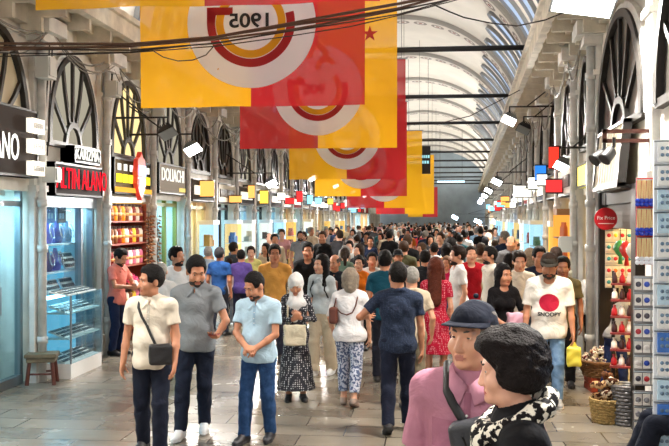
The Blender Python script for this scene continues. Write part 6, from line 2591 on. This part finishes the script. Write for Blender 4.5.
# ---- woman in black with the pink bag
q = dict(px=503, k=84, headtop=263, yaw=14, hy=18, hp=2, h=.010, fem=True, skin='tan', hair=('long', (18, 15, 16)), top=('tee', (20, 18, 20)), bot=('trousers', (34, 34, 40)), sleeve=.9, hem=.86, wantbvh=True, seed=10, eyes=True,
         lh=(.10, -.25, 1.02), lhp=(1, .4, -.6), lhd=(-.9, -.3, 0), lhc=.6, rh=(-.06, -.25, 1.0), rhp=(-1, .4, -.6), rhd=(.9, -.3, 0), rhc=.6,
         label='smiling woman with long dark hair and a black tee holding a pink bag')
person(q)
t = carried('gift_bag', q, 'pale pink bag held at the waist of the woman in black', 'bag')
f = Field((-.25, -.6, .85), (.35, -.1, 1.3), .009); f.add(rbox((.06, -.33, 1.06), (.085, .035, .095), .02), .01); f.wrinkle(.006, 30, 3); P, Q = f.mesh(); npmesh('bag', P, Q, [mat('pink_plastic', (222, 170, 190), .45)], t)

# ---- red spotted dress
q = dict(px=436, k=80, headtop=257, yaw=170, hy=-6, h=.010, fem=True, skin='light', hair=('long', (92, 44, 30)), top=('dress', (176, 26, 54), 'dots', (222, 150, 160), 46), skirt=.5, flare=.25, sleeve=.55, wantbvh=True, seed=11,
         shoes=((60, 40, 40), (40, 30, 30)), label='woman with auburn hair in a red spotted dress seen from behind')
person(q)
t = carried('shoulder_strap_bag', q, 'black strap bag slung over the red spotted dress', 'bag')
f = Field((.0, -.3, .75), (.45, .35, 1.2), .010); f.add(rbox((.21, .0, .96), (.022, .075, .06), .025), .01); P, Q = f.mesh(); npmesh('pouch', P, Q, [mat('black_leather', (26, 24, 26), .38)], t)
strap(t, q, [(.19, 1.02, 0), (.12, 1.12, 0), (.03, 1.24, 0), (-.05, 1.35, 0), (-.09, 1.45, 2), (-.04, 1.32, 1), (.06, 1.18, 1), (.16, 1.04, 1)], .014)

# ---- others who can be told apart; compact rows
rows = [
    dict(px=412, k=88, headtop=266, yaw=186, skin='light', hair=('crop', (156, 152, 146)), top=('polo', (196, 180, 156)), bot=('trousers', (150, 140, 120)), back=True, rh=(-.26, -.08, .92), label='grey haired man in a beige polo walking away behind the navy man'),
    dict(px=385, k=76, headtop=250, yaw=180, skin='tan', hair=('short', BLK), top=('tee', (26, 74, 92)), bot=('trousers', (40, 40, 50)), label='man in a teal tee walking away in front of the man in navy'),
    dict(px=275, k=66, headtop=244, yaw=2, hy=10, skin='tan', hair=('short', BLK), top=('tee', (226, 166, 84)), bot=('jeans', (60, 62, 78)), w=1.08, eyes=True, label='man in a mustard yellow tee behind the woman in the headscarf'),
    dict(px=308, k=60, headtop=242, yaw=4, skin='tan', hair=('short', BLK), top=('tee', (24, 24, 26)), bot=('trousers', (34, 34, 38)), eyes=True, label='tall man in a plain black tee behind the long haired woman'),
    dict(px=335, k=66, headtop=254, yaw=-6, hy=-14, skin='tan', hair=('bald', (70, 64, 60)), top=('polo', (32, 36, 44)), bot=('trousers', (50, 50, 54)), eyes=True, label='older balding man in a charcoal polo beside the long haired woman'),
    dict(px=359, k=62, headtop=255, yaw=0, fem=True, skin='light', hair=('bun', (24, 20, 20)), top=('shirt', (226, 122, 34)), sleeve=1.9, bot=('trousers', (40, 40, 44)), eyes=True, label='woman in an orange top with dark tied hair behind the grey haired woman'),
    dict(px=459, k=70, headtop=245, yaw=-78, skin='light', hair=('short', DBR), beard=(50, 36, 28), top=('tee', (238, 236, 232)), bot=('jeans', (60, 76, 108)), w=1.1, label='bearded man in a plain white tee in profile behind the capped man'),
    dict(px=471, k=63, headtop=245, yaw=6, skin='light', hair=('crop', DBR), top=('tee', (196, 34, 48)), bot=('jeans', (50, 54, 70)), w=1.08, label='broad man in a bright red tee facing the camera'),
    dict(px=481, k=58, headtop=243, yaw=178, skin='tan', hair=('short', (70, 54, 44)), top=('shirt', (202, 178, 146)), sleeve=1.9, bot=('trousers', (26, 26, 28)), label='man in a tan shirt and black trousers seen from behind'),
    dict(px=491, k=65, headtop=246, yaw=-70, skin='tan', hair=('short', BLK), beard=(36, 28, 24), top=('shirt', (230, 224, 210)), sleeve=1.9, bot=('trousers', (40, 40, 46)), label='bearded man in a cream long sleeved shirt turned sideways'),
    dict(px=519, k=74, headtop=250, yaw=2, hp=10, skin='light', hair=('short', DBR), top=('shirt', (214, 204, 188)), sleeve=1.9, bot=('jeans', (70, 80, 100)), eyes=True, label='young man in an open pale shirt between the woman in black and the printed tee'),
    dict(px=539, k=72, headtop=246, yaw=10, skin='tan', hair=('short', BLK), top=('tee', (30, 36, 54)), bot=('trousers', (34, 34, 40)), w=1.1, label='man in a dark navy tee just behind the man in the khaki cap'),
    dict(px=556, k=68, headtop=247, yaw=176, skin='tan', hair=('short', (52, 36, 28)), top=('shirt', (222, 212, 190)), sleeve=1.9, bot=('trousers', (60, 58, 54)), label='man in an ivory shirt seen from behind past the khaki cap'),
    dict(px=563, k=79, headtop=256, yaw=-8, skin='brown', hair=('short', BLK), top=('tee', (88, 82, 56)), bot=('trousers', (30, 30, 32)), shoes=BSH, label='man in an olive tee half hidden by the printed tee'),
    dict(px=592, k=66, headtop=263, yaw=140, skin='brown', hair=('crop', BLK), top=('shirt', (236, 232, 226)), sleeve=1.9, bot=('trousers', (34, 32, 34)), w=.9, label='slim youth in a white shirt at the souvenir shop glass door'),
    dict(px=615, k=82, headtop=281, yaw=120, lean=26, fem=True, skin='tan', hair=('bun', (34, 22, 20)), top=('tee', (150, 150, 152)), bot=('jeans', (40, 52, 92)), lh=(.1, -.36, 1.05), rh=(-.1, -.36, 1.0), label='person in a grey tee bending over the trinkets at the souvenir entrance'),
    dict(px=117, k=63.5, headtop=247, yaw=72, hp=26, skin='tan', hair=('short', BLK), beard=(44, 32, 26), top=('polo', (224, 130, 116)), bot=('jeans', (36, 46, 76)), lh=(.06, -.32, 1.16), lhp=(1, .4, -.6), rh=(-.06, -.32, 1.14), rhp=(-1, .4, -.6), label='man in a coral pink polo checking his phone before the spice shop'),
    dict(px=176, k=70, headtop=246, yaw=38, hy=30, skin='tan', hair=('short', BLK), beard=(36, 28, 24), top=('tee', (232, 236, 240)), bot=('trousers', (40, 40, 44)), label='bearded man in a white tee behind the two men in polos, looking aside'),
    dict(px=161, k=76, headtop=261, yaw=-160, skin='light', hair=('bald', (180, 176, 170)), top=('shirt', (220, 222, 222)), bot=('trousers', (90, 88, 84)), label='white haired man mostly hidden between the cream and grey polos'),
    dict(px=229, k=50, headtop=258, yaw=186, skin='light', hair=('short', (56, 38, 30)), top=('tee', (236, 214, 214)), bot=('trousers', (112, 112, 116)), shoes=WSH, label='child in a pale pink tee and grey trousers seen from behind'),
    dict(px=219, k=55, headtop=247, yaw=170, skin='tan', hair=('short', (60, 60, 64)), top=('tee', (40, 80, 140)), bot=('jeans', (50, 54, 66)), label='man in a royal blue tee walking away beside the child in pink'),
    dict(px=241, k=53, headtop=249, yaw=184, skin='tan', hair=('crop', BLK), top=('tee', (90, 72, 140)), bot=('jeans', (50, 54, 80)), label='person in a violet blue tee walking away next to the child in pink'),
    dict(px=233, k=48, headtop=242, yaw=150, skin='tan', hair=('short', DBR), top=('tee', (70, 66, 66)), bot=('trousers', (44, 44, 46)), label='man in a dark grey tee beyond the child in pink'),
    dict(px=251, k=50, headtop=246, yaw=10, skin='light', hair=('short', DBR), top=('tee', (200, 196, 120)), bot=('trousers', (80, 74, 66)), label='man in a lime yellow tee facing the camera beyond the violet tee'),
    dict(px=208, k=52, headtop=246, yaw=178, skin='light', hair=('crop', (150, 146, 140)), top=('tee', (150, 160, 170)), bot=('trousers', (70, 70, 74)), label='grey haired man in a dusty blue tee by the shop with the taupe sign'),
    dict(px=372, k=60, headtop=252, yaw=6, skin='tan', hair=('short', BLK), top=('tee', (208, 208, 204)), bot=('jeans', (56, 60, 80)), label='man in a light grey tee facing the camera beyond the orange top'),
    dict(px=425, k=62, headtop=250, yaw=174, skin='tan', hair=('short', BLK), top=('tee', (34, 34, 38)), bot=('jeans', (44, 50, 70)), label='man in a black tee walking away beyond the red spotted dress'),
    dict(px=447, k=56, headtop=256, yaw=-20, fem=True, skin='light', hair=('tail', (120, 84, 56)), top=('tee', (196, 30, 80)), bot=('jeans', (60, 70, 100)), label='woman in a crimson tee with a ponytail beside the plain white tee'),
    dict(px=530, k=64, headtop=248, yaw=182, fem=True, skin='light', hair=('bob', (130, 110, 90)), top=('blouse', (214, 196, 170)), bot=('trousers', (60, 60, 60)), label='fair haired woman in a sand blouse beyond the pale open shirt'),
    dict(px=345, k=53, headtop=248, yaw=186, fem=True, skin='light', hair=('tail', DBR), top=('tee', (90, 110, 96)), bot=('jeans', (60, 64, 84)), label='woman in a sage green tee walking away beyond the grey haired woman'),
    dict(px=398, k=58, headtop=249, yaw=4, skin='tan', hair=('short', BLK), cap=(30, 32, 38), top=('tee', (70, 66, 70)), bot=('trousers', (40, 40, 44)), label='man in a dark cap and charcoal tee facing the camera beyond the teal tee'),
]
OCC = []
for i, q in enumerate(rows):
    q.setdefault('h', .0125 if q['k'] < 62 else .0115)
    q['seed'] = 20 + i
    if q['label'].startswith('man in a coral'):
        q['h'] = .011
    st = (i * 37) % 5 - 2
    q.setdefault('lf', (.10, -.06 * st, 0))
    q.setdefault('rf', (-.10, .06 * st, 0))
    person(q)
    if q['label'].startswith('man in a coral'):
        W0, d, n, u = q['_s'].hf[1]
        t = carried('phone', q, 'pale phone in the hands of the man in the coral polo', 'phone')
        bm = NB(); Mx = Matrix.Translation((V3(*W0) + q['_s'].Wr[-1]) / 2 + V3(0, -.09, .04)) @ Matrix.Rotation(-.6, 4, 'X')
        box(bm, -.036, .036, -.004, .004, -.07, .07, Mx); obj('case', fix(bm), mat('pale_case', (200, 196, 190), .4), t)
        bm = NB(); box(bm, -.033, .033, .004, .006, -.066, .066, Mx); obj('screen', fix(bm), mat('dark_screen', (20, 22, 28), .1), t)
    if q['label'].startswith('person in a grey tee'):
        pass

# ---- seated at the picture edge, one knee in view
q = dict(px=706, k=122, s=1.0, yaw=-95, pz=-.48, h=.011, skin='tan', hair=('short', BLK), top=('polo', (60, 66, 80)), bot=('trousers', (28, 32, 44)), lf=(.12, -.60, 0), rf=(-.12, -.62, 0), lh=(.24, .0, .60), rh=(-.24, .0, .60), seed=90,
         label='seated person in dark trousers, one knee showing at the lower corner')
person(q)
t = empty('low_stool', q['_root'].location, 0, 'low timber stool under the seated person at the lower corner', 'stool')
bm = NB(); box(bm, -.17, .17, -.17, .17, .33, .365); obj('seat', fix(bm), mat('worn_stool_seat', (128, 116, 92), .6, noise=.3, nscale=12), t)
for sx in (-1, 1):
    for sy in (-1, 1):
        bm = NB(); tube(bm, [(sx * .13, sy * .13, .33), (sx * .15, sy * .15, 0)], .022, 8); obj('leg', fix(bm), mat('dark_red_timber', (92, 44, 32), .5), t)

# ---- the crowd farther down the hall
SK = list(SKIN)
PRO = []
for i, q in enumerate([
    dict(hair=('short', BLK), top=('tee', (90, 90, 90)), bot=('jeans', (60, 60, 80)), skin='tan', lf=(.1, -.14, 0), rf=(-.1, .12, 0)),
    dict(hair=('crop', BLK), top=('polo', (90, 90, 90)), bot=('trousers', (60, 60, 80)), skin='light', beard=(40, 30, 26), w=1.08, belly=.03),
    dict(hair=('short', BLK), top=('shirt', (90, 90, 90)), bot=('trousers', (60, 60, 80)), skin='olive', sleeve=1.9, hy=25, rf=(-.1, -.12, 0), lf=(.1, .12, 0)),
    dict(hair=('long', BLK), top=('tee', (90, 90, 90)), bot=('slim', (60, 60, 80)), skin='light', fem=True, hy=-20),
    dict(hair=('bob', BLK), top=('blouse', (90, 90, 90)), bot=('crop', (60, 60, 80)), skin='fair', fem=True, rf=(-.09, -.12, 0), lf=(.09, .1, 0)),
    dict(hair=('veil', BLK), top=('dress', (90, 90, 90)), bot=None, skin='tan', fem=True, skirt=.18, flare=.27, sleeve=1.9),
    dict(hair=('tail', BLK), top=('tee', (90, 90, 90)), bot=('trousers', (60, 60, 80)), skin='light', fem=True, hy=30),
    dict(hair=('bald', BLK), top=('polo', (90, 90, 90)), bot=('trousers', (60, 60, 80)), skin='light', w=1.1, belly=.05, hy=-15),
]):
    q.update(h=.016, seed=50 + i)
    PRO.append((person(q), q))
STY = ['in a tee', 'in a polo', 'in a long sleeved shirt', 'with long loose hair', 'with bobbed hair', 'in a headscarf and long dress', 'with a ponytail', 'balding in a polo']
TOPC = [('black', (26, 26, 28)), ('white', (232, 232, 230)), ('navy', (34, 42, 66)), ('grey', (120, 122, 126)), ('red', (176, 40, 46)), ('beige', (202, 184, 158)), ('olive', (92, 92, 66)), ('sky blue', (136, 172, 204)),
        ('pink', (220, 160, 164)), ('orange', (218, 122, 50)), ('charcoal', (58, 58, 62)), ('teal', (40, 96, 104))]
TW = [10, 8, 6, 5, 2, 5, 2, 3, 2, 1, 7, 1]
BOTC = [(34, 36, 44), (54, 66, 96), (110, 104, 92), (60, 60, 62), (170, 156, 132)]
HAIRC = [(22, 18, 17), (22, 18, 17), (44, 30, 22), (70, 50, 36), (140, 132, 124)]
r = random.Random(42)
OCC = [(q['_root'].location.x, q['_root'].location.y) for q in rows]
for o in list(C.objects):
    if o.name.startswith('person') and o.parent is None and o.location.length > .5:
        OCC.append((o.location.x, o.location.y))
first = [True] * len(PRO)
slots = []
tries = 0
while len(slots) < 205 and tries < 20000:
    tries += 1
    Y = 14.5 + 70 * r.random() ** 1.25
    xl, xr_ = XL + .75, xr(Y) - .65
    X = r.uniform(xl, xr_)
    # the open floor near the jewellers stays clear
    if Y < 20 and X < -1.9:
        continue
    if Y < 16.5 and X < .2:
        continue
    md = .62 if Y < 40 else .75
    if any((X - a) ** 2 + (Y - c) ** 2 < md * md for a, c in OCC):
        continue
    OCC.append((X, Y)); slots.append((X, Y))
for X, Y in sorted(slots, key=lambda t_: t_[1]):
    pi_ = r.choices(range(8), [9, 6, 6, 4, 3, 2, 3, 3])[0]
    ro, q = PRO[pi_]
    if first[pi_]:
        first[pi_] = False
        o = ro
    else:
        o = copy_tree(ro)
    o.location = (X, Y, 0)
    back = r.random() < .42
    o.rotation_euler = (0, 0, math.radians((180 if back else 0) + r.uniform(-35, 35)))
    sc = r.uniform(.93, 1.03) * (1.0 if not q.get('fem') else .93)
    o.scale = (sc * r.uniform(.97, 1.06), sc * r.uniform(.97, 1.06), sc)
    tn, tc_ = TOPC[r.choices(range(12), TW)[0]]
    bc, hcx = r.choice(BOTC), r.choice(HAIRC)
    for ch in o.children:
        nm = ch.name.split('.')[0]
        m_ = None
        if nm in ('tee_shirt', 'polo_shirt', 'shirt', 'blouse', 'dress'): m_ = fabric(tc_)
        elif nm == 'trousers': m_ = fabric(bc)
        elif nm == 'hair': m_ = mat('hair', hcx, .62, noise=.3, nscale=34, bump=.6, bscale=120, spec=.14)
        elif nm == 'headscarf': m_ = fabric(r.choice([(226, 220, 212), (40, 40, 44), (150, 130, 110)]))
        elif nm == 'body': m_ = skin_mat(r.choice(SK[:4]))
        if m_:
            ch.material_slots[0].link = 'OBJECT'
            ch.material_slots[0].material = m_
    z = 'in the near crowd' if Y < 24 else ('midway down the hall' if Y < 42 else 'far down the hall')
    b_ = 'walking away' if back else 'coming this way'
    lb = 'person %s, %s top, %s %s' % (STY[pi_], tn, b_, z)
    tag(o, lb, 'person', lb.replace('person', 'people', 1))
for i, (ro, q) in enumerate(PRO):
    if first[i]:
        for ch in list(ro.children): bpy.data.objects.remove(ch)
        bpy.data.objects.remove(ro)
